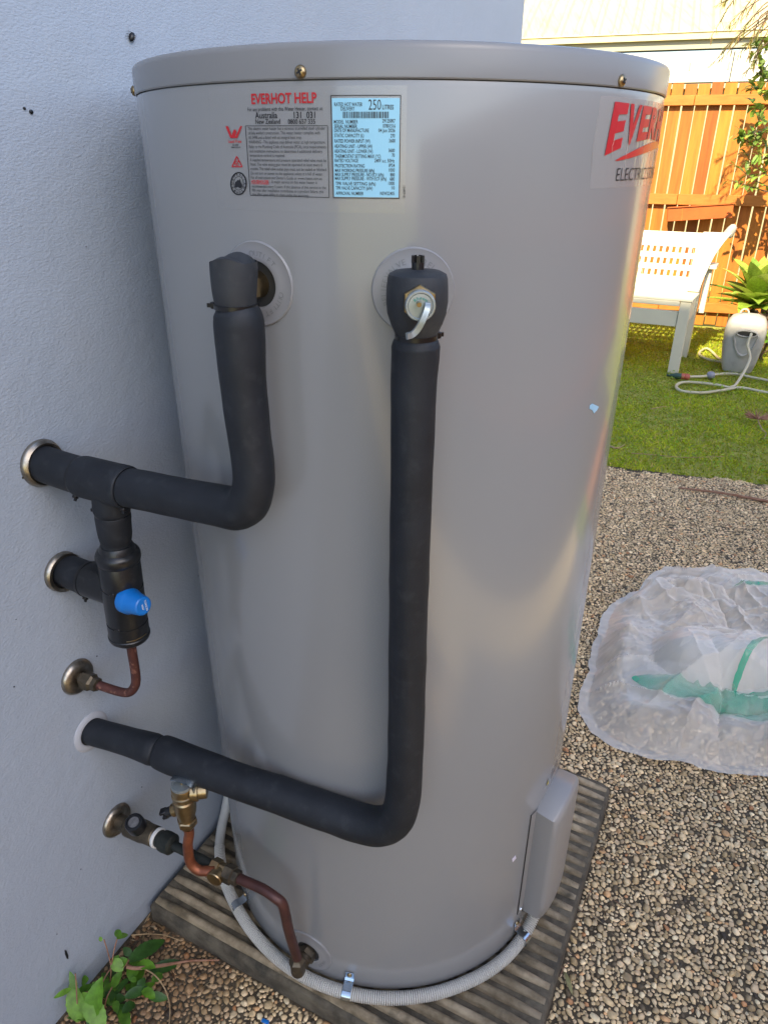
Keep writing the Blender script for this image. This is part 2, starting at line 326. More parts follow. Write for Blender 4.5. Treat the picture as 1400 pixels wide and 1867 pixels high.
    def grid(s, fn, nu, nv):
        V = [fn(i/nu, j/nv) for i in range(nu+1) for j in range(nv+1)]
        return s.add(V, [(i*(nv+1)+j, (i+1)*(nv+1)+j, (i+1)*(nv+1)+j+1, i*(nv+1)+j+1) for i in range(nu) for j in range(nv)])
def org_of(p): return ORG[p.name] if p is not None else np.zeros(3)
def link(name, me, material, parent=None, angle=38, fix=True):
    if fix:
        bm = bmesh.new(); bm.from_mesh(me); bmesh.ops.recalc_face_normals(bm, faces=bm.faces); bm.to_mesh(me); bm.free()
    if angle:
        me.polygons.foreach_set('use_smooth', [True]*len(me.polygons)); me.set_sharp_from_angle(angle=radians(angle))
    me.materials.append(material)
    o = bpy.data.objects.new(name, me); COL.objects.link(o)
    if parent is not None: o.parent = parent
    ORG[o.name] = org_of(parent) if parent is not None else np.zeros(3)
    return o
def obj(name, mb, material, parent=None, angle=38, origin=None, fix=True):
    """one mesh object; verts are given in world space"""
    og = org_of(parent) if parent is not None else (np.array(origin, float) if origin is not None else np.zeros(3))
    me = bpy.data.meshes.new(name); V = np.array(mb.v)-og
    me.from_pydata(V.tolist(), [], mb.f); me.validate(); me.update()
    o = link(name, me, material, parent, angle, fix)
    if parent is None: o.location = og; ORG[o.name] = og
    return o
def tag(o, label=None, cat=None, group=None, kind=None):
    if label: o['label'] = label
    if cat: o['category'] = cat
    if group: o['group'] = group
    if kind: o['kind'] = kind
    return o
def thing(name, label, cat, loc, group=None):
    o = bpy.data.objects.new(name, None); o.empty_display_size = .05; COL.objects.link(o); o.location = tuple(float(q) for q in loc)
    ORG[o.name] = np.array(loc, float); return tag(o, label, cat, group)
def np_mesh(name, V, F, material, cols=None, smooth=True, parent=None):
    """V (n,3), F (m,k) all of one size or list of such arrays"""
    me = bpy.data.meshes.new(name); Fs = F if isinstance(F, list) else [F]
    og = org_of(parent) if parent is not None else np.zeros(3)
    me.vertices.add(len(V)); me.vertices.foreach_set('co', (np.asarray(V)-og).astype(np.float32).ravel())
    nl = sum(f.size for f in Fs); npoly = sum(len(f) for f in Fs)
    me.loops.add(nl); me.polygons.add(npoly)
    me.loops.foreach_set('vertex_index', np.concatenate([f.ravel() for f in Fs]).astype(np.int32))
    tot = np.concatenate([np.full(len(f), f.shape[1]) for f in Fs]); st = np.concatenate([[0], np.cumsum(tot)[:-1]])
    me.polygons.foreach_set('loop_start', st.astype(np.int32))
    if smooth: me.polygons.foreach_set('use_smooth', np.ones(npoly, bool))
    me.update(calc_edges=True)
    if cols is not None:
        at = me.color_attributes.new('tint', 'FLOAT_COLOR', 'POINT')
        at.data.foreach_set('color', np.concatenate([cols, np.ones((len(cols), 1))], 1).astype(np.float32).ravel())
    me.materials.append(material)
    o = bpy.data.objects.new(name, me); COL.objects.link(o)
    if parent is not None: o.parent = parent
    ORG[o.name] = og
    return o
def setcol(o, col):
    me = o.data; at = me.color_attributes.new('tint', 'FLOAT_COLOR', 'POINT')
    c = np.tile(np.array([*col, 1], np.float32), (len(me.vertices), 1)); at.data.foreach_set('color', c.ravel()); return o

# ------------------------------------------------------------------ lettering
_tc = {}
def glyphs(body, bold=0.0):
    """flat triangulated outline of a line of text, cap height 1, left edge 0"""
    k = (body, bold)
    if k in _tc: return _tc[k]
    def raw(t):
        c = bpy.data.curves.new('t', 'FONT'); c.body = t; c.size = 1; c.offset = bold; c.resolution_u = 3
        o = bpy.data.objects.new('t', c); COL.objects.link(o); bpy.context.view_layer.update()
        me = bpy.data.meshes.new_from_object(o.evaluated_get(bpy.context.evaluated_depsgraph_get()))
        V = np.array([v.co[:2] for v in me.vertices]).reshape(-1, 2); Fc = [tuple(p.vertices) for p in me.polygons]
        bpy.data.objects.remove(o); bpy.data.curves.remove(c); bpy.data.meshes.remove(me); return V, Fc
    if 'H' not in _tc: _tc['H'] = np.ptp(raw('H')[0][:, 1])
    V, Fc = raw(body); V = V/_tc['H']; V[:, 0] -= V[:, 0].min(); _tc[k] = (V, Fc); return _tc[k]
def text_on_tank(mb, body, a0, a1, z, cap, h=.0011, bold=0.0, slope=0.0):
    V, Fc = glyphs(body, bold); wd = V[:, 0].max() or 1
    mb.add([cyl(a0+(a1-a0)*x/wd, z+y*cap+slope*x/wd, h) for x, y in V], Fc)
def bent_rect(a0, a1, z0, z1, h, n=12):
    mb = MB(); mb.grid(lambda i, j: cyl(a0+(a1-a0)*i, z0+(z1-z0)*j, h), n, 2); return mb
def bent_frame(mb, a0, a1, z0, z1, t, h):
    da = t/R_T
    for q in ((a0, a1, z0, z0+t), (a0, a1, z1-t, z1), (a0, a0+da, z0, z1), (a1-da, a1, z0, z1)):
        mb.grid(lambda i, j: cyl(q[0]+(q[1]-q[0])*i, q[2]+(q[3]-q[2])*j, h), 10, 1)

exec_parts = []
# ================================================================== SETTING
g = MB(); g.add([(-40, -40, -.03), (60, -40, -.03), (60, 60, -.03), (-40, 60, -.03)], [(0, 1, 2, 3)])
tag(obj('ground', g, M_SOIL, angle=0), kind='structure')
EDGE = 2.262                                    # paving meets lawn
p = MB(); p.prism([(-4.2, -8), (1.75, -8), (1.75, EDGE), (-4.2, EDGE)], S(0, 0, -.028), FD, FN, EZ, .028)
tag(obj('paving', p, M_MORTAR, angle=0), kind='structure')
def edge_wob(s): return .018*np.sin(s*9.0)+.012*np.sin(s*23+1)+.008*np.sin(s*61+2)+.007*np.sin(s*127)
l = MB(); l.prism([(-1.2, EDGE+.004), (6.5, EDGE+.004), (6.5, 5.72), (-1.2, 5.72)], S(0, 0, -.028), FD, FN, EZ, .022)
tag(obj('lawn', l, M_SOIL, angle=0), kind='structure')

VG, VF = .95, 2.7
l = MB(); l.prism([(-7, VG), (1.195, VG), (1.195, 1.46), (-7, 1.46)], EZ*-.028, EU, EV, EZ, .034)
tag(obj('added_bounce_sand', l, M_SAND, angle=0), kind='structure')  # unseen pale strip, added to bounce sunlight and brighten the tank's streak
l = MB(); l.prism([(1.20, VG), (1.55, VG), (1.55, 1.46), (1.20, 1.46)], EZ*-.028, EU, EV, EZ, .034)
tag(obj('added_reflection_turf', l, M_TURF, angle=0), kind='structure')  # unseen turf, added for the yellow-green in the tank's reflection
l = MB(); l.prism([(1.555, VG), (2.75, VG), (2.75, 1.46), (1.555, 1.46)], EZ*-.028, EU, EV, EZ, .036)
tag(obj('added_reflection_mulch', l, M_MULCH, angle=0), kind='structure')  # unseen orange bed, added to colour the tank's reflected streak
l = MB(); l.prism([(-7, 1.465), (3.2, 1.465), (3.2, VF+.05), (-7, VF+.05)], EZ*-.028, EU, EV, EZ, .04)
tag(obj('added_dark_bed', l, M_DARKSOIL, angle=0), kind='structure')  # unseen dark ground, added to keep the reflected streak narrow
# house: the rendered wall on the left, its plinth, and an unseen wing shaped to cast the yard's shade
U_END = 1.512
house = thing('house', 'white rendered house wall with black lagged pipes entering it beside the tank', 'house', W(0, WALL_V, 0))
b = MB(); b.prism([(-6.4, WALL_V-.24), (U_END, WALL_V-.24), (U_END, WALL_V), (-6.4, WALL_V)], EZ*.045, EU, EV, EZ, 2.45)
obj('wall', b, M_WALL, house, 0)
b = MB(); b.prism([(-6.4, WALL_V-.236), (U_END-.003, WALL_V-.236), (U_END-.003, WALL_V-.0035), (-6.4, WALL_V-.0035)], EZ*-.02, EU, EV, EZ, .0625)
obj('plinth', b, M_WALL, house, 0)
WU, WV1, WING_H = -6.5, .17, (4.64+6.5)*math.tan(radians(SUN_EL))/cos(radians(SUN_HEAD-26))
b = MB(); b.prism([(WU-.3, WALL_V-7), (WU, WALL_V-7), (WU, WV1), (WU-.3, WV1)], EZ*-.02, EU, EV, EZ, WING_H-.2)
obj('unseen_shade_wing', b, M_WALL, house, 0)  # unseen sun blocker, sized so its shade ends near the bench
b = MB(); b.prism([(WU-5, WALL_V-7.2), (WU+.02, WALL_V-7.2), (WU+.02, WV1+.02), (WU-5, WV1+.02)], EZ*(WING_H-.17), EU, EV, EZ, .17)
obj('roof', b, M_ROOFT, house, 0)  # top of the unseen wing; its edge sets the shadow line
b = MB(); b.prism([(-6.4, WALL_V-3.4), (U_END+.02, WALL_V-3.4), (U_END+.02, WALL_V+.02), (-6.4, WALL_V+.02)], EZ*2.5, EU, EV, EZ, .07)
obj('eave', b, M_ROOFT, house, 0)
b = MB(); b.prism([(.0, -.012), (.0017, -.004), (.0012, .008), (-.0008, .013), (-.0024, .004), (-.0018, -.008)], W(-.4951, WALL_V, .1186), EU, EZ, EV, .0012)
obj('scuff_mark', b, M_INK, house, 0)
for i, (u, z, r) in enumerate(((-.2552, 1.3231, .0024), (-.2635, 1.3262, .0016))):
    b = MB(); b.lathe([(r, -.001), (r, .0015), (r*.4, .0022)], W(u, WALL_V, z), EV, 10); obj('dirt_speck', b, M_INSECT, house)
for k in range(26):
    u = random.uniform(-.55, .25); z = random.uniform(.1, 1.4)
    b = MB(); r = random.uniform(.0006, .0013); b.lathe([(r, -.001), (r, .0006), (r*.4, .001)], W(u, WALL_V, z), EV, 7)
    obj('dirt_speck', b, M_INSECT, house)
bt = thing('beetle', 'small black beetle clinging to the white wall above the tank rim', 'insect', W(-.084, WALL_V, 1.414))
b = MB(); b.lathe([(.0004, -.0062), (.0024, -.005), (.0036, -.002), (.0037, .001), (.0026, .004), (.0006, .0055)], W(-.0839, WALL_V+.003, 1.4139), EU*.6+EZ, 12)
obj('body', b, M_INSECT, bt)
b = MB()
for sgn in (-1, 1):
    for k in (-.003, 0, .003): b.tube([W(-.0839+k*.5, WALL_V+.003, 1.4139+k), W(-.0839+sgn*.004+k, WALL_V+.0035, 1.4139-sgn*.002+k), W(-.0839+sgn*.006+k, WALL_V+.0005, 1.4139-sgn*.003+k)], .0003, 5)
obj('legs', b, M_INSECT, bt)

# ------------------------------------------------------------------ ribbed concrete base
U0, U1, V0, V1 = -.335, .345, -.331, .375
base = thing('concrete_base', 'weathered ribbed concrete slab carrying the grey tank', 'plinth', W(0, 0, 0))
b = MB(); V = []; nq = 0
for ins, z in ((0, .0), (0, .034), (.002, .038), (.006, .040)):
    ring = []
    for (cu, cv, t0) in ((U1, V1, 0), (U0, V1, pi/2), (U0, V0, pi), (U1, V0, 1.5*pi)):
        rr = .022 if cv == V1 else .006
        su = -1 if cu == U1 else 1; sv = -1 if cv == V1 else 1
        for q in np.linspace(0, pi/2, 7): ring.append(W(cu+su*(rr+ins)+(rr)*cos(t0+q)*1.0, cv+sv*(rr+ins)+rr*sin(t0+q), z))
    nq = len(ring); V += ring
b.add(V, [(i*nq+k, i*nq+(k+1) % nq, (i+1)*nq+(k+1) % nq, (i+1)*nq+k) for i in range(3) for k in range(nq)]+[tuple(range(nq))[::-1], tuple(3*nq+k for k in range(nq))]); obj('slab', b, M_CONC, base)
pitch = .0257; nr = 26; proto = []
for vv in range(4):
    rr = random.Random(vv); n = 24; mb = MB(); V = []
    prof = [(-.0080, -.002), (-.0070, .0058), (-.0052, .0090), (-.0018, .0104), (.0025, .0102), (.0054, .0085), (.0070, .0052), (.0080, -.002)]
    for i in range(n+1):
        t = i/n; v = V0+.006+(V1-V0-.013)*t; e = min(t, 1-t)*n; sq = min(1.0, .25+e*.55)
        for (pu, pz) in prof: V.append(W(pu*(.8+.2*sq)*(1+.05*rr.uniform(-1, 1)), v, .0395+pz*sq*(1+.10*rr.uniform(-1, 1))-(0.0012 if e < 1 else 0)))
    q = len(prof)
    mb.add(V, [(i*q+k, (i+1)*q+k, (i+1)*q+k+1, i*q+k+1) for i in range(n) for k in range(q-1)]+[tuple(range(q)), tuple(n*q+k for k in range(q))[::-1]])
    me = bpy.data.meshes.new('rib'); me.from_pydata((np.array(mb.v)-org_of(base)).tolist(), [], mb.f); proto.append(me)
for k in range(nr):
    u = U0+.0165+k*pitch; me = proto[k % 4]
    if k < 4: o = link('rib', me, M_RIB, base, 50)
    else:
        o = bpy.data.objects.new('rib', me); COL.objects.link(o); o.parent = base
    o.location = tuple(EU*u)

# ------------------------------------------------------------------ exposed aggregate pebbles
def pebbles():
    CS = .0016; x0, y0, x1, y1 = -.95, -1.05, 2.75, 2.45
    nx, ny = int((x1-x0)/CS), int((y1-y0)/CS); occ = np.zeros((nx, ny), bool)
    P = []; RR = []
    def inside(x, y, r):
        u = x*EU[0]+y*EU[1]; v = x*EV[0]+y*EV[1]; s_ = x*FD[0]+y*FD[1]; o_ = x*FN[0]+y*FN[1]
        ok = (v > WALL_V+r*.5) & ~((u > U0-r*.8) & (u < U1+r*.8) & (v > V0-.01) & (v < V1+r*.8)) & (o_ < EDGE+edge_wob(s_)-.01) & (v < VG)
        dx, dy = x-CAM[0], y-CAM[1]
        zz = dx*Fw[0]+dy*Fw[1]-CAM[2]*Fw[2]; xx = dx*Rt[0]+dy*Rt[1]-CAM[2]*Rt[2]; px = 700+FPX*xx/np.maximum(zz, .05)
        return ok & (zz > .05) & (px > -900) & (px < 1950) & (np.hypot(x, y) > .28)
    for (r0, r1, keep) in ((.0062, .0088, .09), (.0046, .0062, .40), (.0034, .0046, .90), (.0025, .0033, .95), (.0020, .0026, .75)):
        for rep in range(2):
            st = 2*r1*1.02
            gx, gy = np.meshgrid(np.arange(x0+.02, x1-.02, st), np.arange(y0+.02, y1-.02, st), indexing='ij')
            gx = (gx+rng.uniform(-.22, .22, gx.shape)*st+rep*st*.5).ravel(); gy = (gy+rng.uniform(-.22, .22, gy.shape)*st+rep*st*.5).ravel()
            k = rng.random(len(gx)) < keep; gx, gy = gx[k], gy[k]; r = rng.uniform(r0, r1, len(gx))
            ok = inside(gx, gy, r)
            if r1 < .0028:                        # fine grit thins out away from the camera
                ok &= np.hypot(gx-CAM[0], gy-CAM[1]) < 2.3
            gx, gy, r = gx[ok], gy[ok], r[ok]
            ix, iy = ((gx-x0)/CS).astype(int), ((gy-y0)/CS).astype(int)
            hit = np.zeros(len(gx), bool)
            for dx, dy in ((0, 0), (1, 0), (-1, 0), (0, 1), (0, -1), (.7, .7), (-.7, .7), (.7, -.7), (-.7, -.7)):
                jx = np.clip(ix+np.round(dx*r*.86/CS).astype(int), 0, nx-1); jy = np.clip(iy+np.round(dy*r*.86/CS).astype(int), 0, ny-1)
                hit |= occ[jx, jy]
            gx, gy, r, ix, iy = gx[~hit], gy[~hit], r[~hit], ix[~hit], iy[~hit]
            for dxi in range(-7, 8):
                for dyi in range(-7, 8):
                    m = (dxi*dxi+dyi*dyi)*CS*CS <= (r*.95)**2
                    if m.any(): occ[np.clip(ix[m]+dxi, 0, nx-1), np.clip(iy[m]+dyi, 0, ny-1)] = True
            P.append(np.stack([gx, gy], 1)); RR.append(r)
    P = np.concatenate(P); RR = np.concatenate(RR); N = len(P)
    print('pebbles', N)
    ns = 8; rings = [(1.0, -.25), (.93, .34), (.55, .78)]
    base_v = np.array([(c*cos(2*pi*k/ns+j*.35), c*sin(2*pi*k/ns+j*.35), h) for j, (c, h) in enumerate(rings) for k in range(ns)]+[(0, 0, .92)])
    F4 = np.array([(j*ns+k, j*ns+(k+1) % ns, (j+1)*ns+(k+1) % ns, (j+1)*ns+k) for j in range(len(rings)-1) for k in range(ns)])
    F3 = np.array([((len(rings)-1)*ns+k, (len(rings)-1)*ns+(k+1) % ns, len(rings)*ns) for k in range(ns)]); nv = len(base_v)
    el = rng.uniform(.72, 1.22, N); rot = rng.uniform(0, 2*pi, N)
    V = np.repeat(base_v[None], N, 0)
    V *= 1+rng.uniform(-.24, .24, (N, nv, 1))
    V[:, :, 0] *= (RR*el)[:, None]; V[:, :, 1] *= (RR/el*1.02)[:, None]; V[:, :, 2] *= (RR*rng.uniform(.35, .65, N))[:, None]
    tx, ty = rng.uniform(-.35, .35, (2, N)); V[:, :, 2] += V[:, :, 0]*tx[:, None]*.5+V[:, :, 1]*ty[:, None]*.5
    c, s_ = np.cos(rot)[:, None], np.sin(rot)[:, None]
    X = V[:, :, 0]*c-V[:, :, 1]*s_; Y = V[:, :, 0]*s_+V[:, :, 1]*c
    V[:, :, 0] = X+P[:, :1]; V[:, :, 1] = Y+P[:, 1:]; V[:, :, 2] += .0004+rng.uniform(-.0012, .0008, N)[:, None]
    pal = np.array([(.74, .57, .34), (.80, .64, .41), (.63, .48, .28), (.50, .37, .20), (.68, .52, .33), (.82, .69, .46), (.66, .40, .20), (.55, .28, .13), (.15, .115, .07), (.07, .055, .037), (.38, .29, .17)])
    pw = np.array([.24, .18, .16, .10, .12, .08, .03, .01, .03, .02, .03]); pw /= pw.sum()
    cidx = rng.choice(len(pal), N, p=pw); col = pal[cidx]*rng.uniform(.68, 1.12, (N, 1))*np.array([1.12, 1.07, .98])
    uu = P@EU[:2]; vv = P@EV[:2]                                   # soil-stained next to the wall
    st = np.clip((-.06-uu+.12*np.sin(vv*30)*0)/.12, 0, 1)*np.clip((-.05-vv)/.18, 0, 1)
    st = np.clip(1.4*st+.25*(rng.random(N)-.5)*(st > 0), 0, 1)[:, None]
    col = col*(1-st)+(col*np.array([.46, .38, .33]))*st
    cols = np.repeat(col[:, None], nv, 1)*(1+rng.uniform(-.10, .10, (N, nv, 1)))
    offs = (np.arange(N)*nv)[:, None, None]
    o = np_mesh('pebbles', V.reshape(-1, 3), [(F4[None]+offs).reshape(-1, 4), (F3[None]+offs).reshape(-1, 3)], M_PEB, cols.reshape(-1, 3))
    tag(o, kind='stuff')
pebbles()

# ------------------------------------------------------------------ grass
def grass():
    def blades(s0, s1, o0, o1, dens, hmin, hmax):
        N = int((s1-s0)*(o1-o0)*dens); s_ = rng.uniform(s0, s1, N); o_ = rng.uniform(o0, o1, N)
        keep = o_ > EDGE+edge_wob(s_); s_, o_ = s_[keep], o_[keep]; N = len(s_)
        cl = np.sin(s_*7+1.3*np.sin(o_*5))*np.sin(o_*8.3+s_*2.1)
        h = rng.uniform(hmin, hmax, N)*(.85+.35*cl); wd = rng.uniform(.0018, .0042, N); a = rng.uniform(0, 2*pi, N); ln = rng.uniform(.4, 1.9, N)*h; la = rng.uniform(0, 2*pi, N)
        B = FD[None]*s_[:, None]+FN[None]*o_[:, None]; B[:, 2] = -.008
        sd_ = np.stack([np.cos(a), np.sin(a), 0*a], 1)*wd[:, None]; le = np.stack([np.cos(la), np.sin(la), 0*la], 1)*ln[:, None]
        up = np.stack([0*h, 0*h, h], 1)
        V = np.stack([B-sd_, B+sd_, B+le*.35+up*.62+sd_*.8, B+le*.35+up*.62-sd_*.8, B+le+up], 1)
        pal = np.array([(.38, .50, .02), (.46, .54, .022), (.54, .56, .03), (.56, .52, .06), (.60, .48, .16), (.24, .36, .02)])
        q = rng.choice(6, N, p=[.27, .27, .2, .12, .05, .09]); c = pal[q]*rng.uniform(.7, 1.25, (N, 1))*(1+.22*cl[:, None])
        return V, np.repeat(c[:, None], 5, 1)
    a = blades(.25, 2.7, EDGE-.04, 5.65, 11000, .008, .026); b_ = blades(2.7, 3.6, EDGE-.04, 5.65, 4000, .02, .05); c_ = blades(-1.0, .25, EDGE-.04, 5.65, 3000, .02, .05)
    V = np.concatenate([a[0], b_[0], c_[0]]); C = np.concatenate([a[1], b_[1], c_[1]]); N = len(V); offs = (np.arange(N)*5)[:, None]
    o = np_mesh('grass', V.reshape(-1, 3), [np.array([[0, 1, 2, 3]])+offs, np.array([[3, 2, 4]])+offs], M_GRASS, C.reshape(-1, 3), smooth=False)
    tag(o, kind='stuff')
    N = 2500; u, v = rng.uniform(1.19, 1.56, N), rng.uniform(.94, 1.47, N); B = EU[None]*u[:, None]+EV[None]*v[:, None]; B[:, 2] = .004
    a = rng.uniform(0, 2*pi, N); h = rng.uniform(.012, .03, N); sd_ = np.stack([np.cos(a), np.sin(a), 0*a], 1)*rng.uniform(.0018, .004, N)[:, None]; le = np.stack([-np.sin(a), np.cos(a), 0*a], 1)*(h*rng.uniform(.2, 1.2, N))[:, None]; up = np.stack([0*h, 0*h, h], 1)
    V = np.stack([B-sd_, B+sd_, B+le*.4+up*.6+sd_*.7, B+le*.4+up*.6-sd_*.7, B+le+up], 1); C = np.array([(.36, .48, .03), (.44, .52, .04), (.26, .38, .03)])[rng.integers(0, 3, N)]; offs = (np.arange(N)*5)[:, None]
    tag(np_mesh('added_turf_blades', V.reshape(-1, 3), [np.array([[0, 1, 2, 3]])+offs, np.array([[3, 2, 4]])+offs], M_GRASS, np.repeat(C[:, None], 5, 1).reshape(-1, 3), smooth=False), kind='stuff')  # blades dressing the added turf strip
    N = 2200; u, v = rng.uniform(1.56, 2.74, N), rng.uniform(.96, 1.45, N); B = EU[None]*u[:, None]+EV[None]*v[:, None]; B[:, 2] = .012; a = rng.uniform(0, 2*pi, N); L = rng.uniform(.008, .03, N); d = np.stack([np.cos(a), np.sin(a), rng.uniform(-.25, .25, N)], 1)*L[:, None]; n_ = np.stack([-np.sin(a), np.cos(a), rng.uniform(-.5, .5, N)], 1)*(L*rng.uniform(.25, .5, N))[:, None]
    V = np.stack([B-d-n_, B+d-n_, B+d+n_, B-d+n_], 1); C = np.array([(.62, .28, .09), (.50, .21, .07), (.70, .36, .14), (.38, .16, .06)])[rng.integers(0, 4, N)]
    tag(np_mesh('added_mulch_chips', V.reshape(-1, 3), np.arange(4)[None]+(np.arange(N)*4)[:, None], M_LEAF, np.repeat(C[:, None], 4, 1).reshape(-1, 3), smooth=False), kind='stuff')  # chips dressing the added mulch
    # clover and broad-leaved weeds in the turf
    N = 9000; s_ = rng.uniform(.3, 2.6, N); o_ = rng.uniform(EDGE, 5.4, N); k = o_ > EDGE+edge_wob(s_); s_, o_ = s_[k], o_[k]; N = len(s_)
    B = FD[None]*s_[:, None]+FN[None]*o_[:, None]; B[:, 2] = rng.uniform(.006, .034, N); r = rng.uniform(.003, .009, N); a = rng.uniform(0, 2*pi, N)
    nx_, ny_ = rng.uniform(-.5, .5, (2, N)); V = []
    for t in (0, 1, 2, 3, 4, 5):
        th = a+t*pi/3; q = r*(1.0 if t % 3 == 0 else .75)
        V.append(np.stack([B[:, 0]+np.cos(th)*q, B[:, 1]+np.sin(th)*q, B[:, 2]+(np.cos(th)*nx_+np.sin(th)*ny_)*q], 1))
    V = np.stack(V, 1); C = np.array([(.24, .42, .03), (.31, .47, .045), (.40, .50, .06)])[rng.choice(3, N)]*rng.uniform(.7, 1.2, (N, 1))
    o = np_mesh('clover', V.reshape(-1, 3), np.arange(6)[None]+(np.arange(N)*6)[:, None], M_GRASS, np.repeat(C[:, None], 6, 1).reshape(-1, 3), smooth=False)
    tag(o, kind='stuff')
grass()
# ================================================================== WATER HEATER
Z0, ZS, ZT = .0555, 1.338, 1.366
tank = thing('water_heater', 'tall grey cylindrical water heater with printed labels standing on the ribbed concrete slab', 'water heater', (0, 0, .05))
b = MB(); b.lathe([(R_T-.012, Z0-.001), (R_T-.003, Z0), (R_T, Z0+.004), (R_T, Z0+.02)]+[(R_T, Z0+.02+(ZS-Z0-.025)*k/10) for k in range(1, 11)]+[(R_T-.0006, ZS-.0006), (R_T-.006, ZS-.0006), (R_T-.006, ZS+.01)], (0, 0, 0), EZ, 192)
obj('body', b, M_TANK, tank, 30)
b = MB(); b.lathe([(R_T-.018, .0495), (R_T-.0065, .0495), (R_T-.0065, .0560), (R_T-.018, .0560)], (0, 0, 0), EZ, 96); obj('base_gasket', b, M_GASKET, tank, 30)
RL = R_T+.0013
b = MB(); b.lathe([(R_T-.004, ZS+.001), (RL-.0008, ZS+.0004), (RL, ZS+.0016), (RL, ZT-.006), (RL-.0006, ZT-.003), (RL-.0022, ZT-.0009), (RL-.005, ZT), (RL-.05, ZT+.002), (.1, ZT+.006), (.001, ZT+.006)], (0, 0, 0), EZ, 192)
lid = obj('lid', b, M_LID, tank, 30)
def screw(a, z, h, parent, m=M_BRASS, r=.0052, name='screw'):
    n = cyl(a, z, 0)-np.array([0, 0, z]); n /= np.linalg.norm(n); x, y, _ = frame(n)
    b = MB(); b.lathe([(r, 0), (r, .0012), (r*.82, .0026), (r*.5, .0034), (r*.12, .0037)], cyl(a, z, h-.0003), n, 20); o = obj(name, b, m, parent)
    b = MB(); t = radians(30)
    for q in (t, t+pi/2):
        dx = x*cos(q)+y*sin(q); b.box(cyl(a, z, h+.0031), (r*1.0, r*.26, .0012), (dx, np.cross(n, dx), n))
    return o, obj('recess_shade_cross', b, M_INK, o if False else parent)  # dark cross laid on the head for the shade of its recess
for a in (-73.5, -15.79, 41.9): screw(radians(a), 1.3437, .0013, lid)

def conf_ring(a0, z0, rings, n=56):
    b = MB(); V = []
    for (r, h) in rings:
        for k in range(n):
            t = 2*pi*k/n; V.append(cyl(a0+r*sin(t)/R_T, z0+r*cos(t), h))
    m = len(rings)
    return b.add(V, [(i*n+k, i*n+(k+1) % n, (i+1)*n+(k+1) % n, (i+1)*n+k) for i in range(m-1) for k in range(n)])
def arc_text(mb, body, a0, z0, rad, t_mid, cap, span, h, inward=False):
    """letters round a circle on the tank wall, tops outwards; t measured clockwise from the top"""
    n = len(body)
    for i, ch in enumerate(body):
        if ch == ' ': continue
        V, Fc = glyphs(ch, .006); wd = V[:, 0].max(); sg = -1 if inward else 1
        t = t_mid+sg*span*((i+.5)/n-.5)
        er = np.array([sin(t), cos(t)])*sg; et = np.array([cos(t), -sin(t)])*sg
        P = [np.array([sin(t), cos(t)])*rad+et*(x-wd/2)*cap+er*(y-.5)*cap for x, y in V]
        mb.add([cyl(a0+p[0]/R_T, z0+p[1], h) for p in P], Fc)
def escutcheon(a0, z0, r, hole, words, name):
    e = obj(name, conf_ring(a0, z0, [(r, -.0005), (r, .0012), (r-.0012, .0024), (r-.003, .0020), (hole+.006, .0026), (hole+.003, .0034), (hole, .0030), (hole-.001, -.0010)]), M_PLAST, tank, 30)
    d = MB(); d.add([cyl(a0+hole*1.05*sin(2*pi*k/32)/R_T, z0+hole*1.05*cos(2*pi*k/32), .0006) for k in range(32)], [tuple(range(32))]); obj('hole', d, M_HDARK, e, 0)  # dark disc drawn for the shade inside the collar
    t = MB()
    for (body, tm, span) in words: arc_text(t, body, a0, z0, r-.0115, radians(tm), .0052, radians(span), .0030)
    if t.v: obj('raised_lettering', t, M_LID, e, 0, fix=False)['kind'] = 'stuff'
    return e
A_OUT, A_REL = radians(-26.6), radians(2.9)
escutcheon(A_OUT, 1.1672, .0405, .0225, [('OUTLET', 20, 62), ('OUTLET', 132, 62), ('OUTLET', -112, 62)], 'outlet_collar')
escutcheon(A_REL, 1.1672, .0392, .018, [('RELIEF', 46, 58), ('VALVE', -40, 50), ('RELIEF', -92, 50)], 'relief_collar')
A_IN = radians(-25.4); Z_IN = .1095
escutcheon(A_IN, Z_IN, .042, .0205, [('INLET', 120, 46), ('INLET', -60, 46)], 'inlet_collar')
# brass nipples
def rad_dir(a): return np.array([sin(a), -cos(a), 0.])
b = MB(); b.lathe([(.0135, -.004), (.0135, .016)], cyl(A_OUT, 1.1672), rad_dir(A_OUT), 24); b.lathe([(.0165, .016), (.0165, .030)], cyl(A_OUT, 1.1672), rad_dir(A_OUT), 6)
obj('outlet_nipple', b, M_BRASS, tank)
b = MB(); b.lathe([(.0125, -.004), (.0125, .02)], cyl(A_IN, Z_IN), rad_dir(A_IN), 24); b.lathe([(.016, .004), (.016, .013)], cyl(A_IN, Z_IN), rad_dir(A_IN), 6)
obj('inlet_nipple', b, M_DBRASS, tank)
b = MB(); b.lathe([(.0125, -.004), (.0125, .03)], cyl(A_REL, 1.1672), rad_dir(A_REL), 24); obj('relief_nipple', b, M_BRASS, tank)

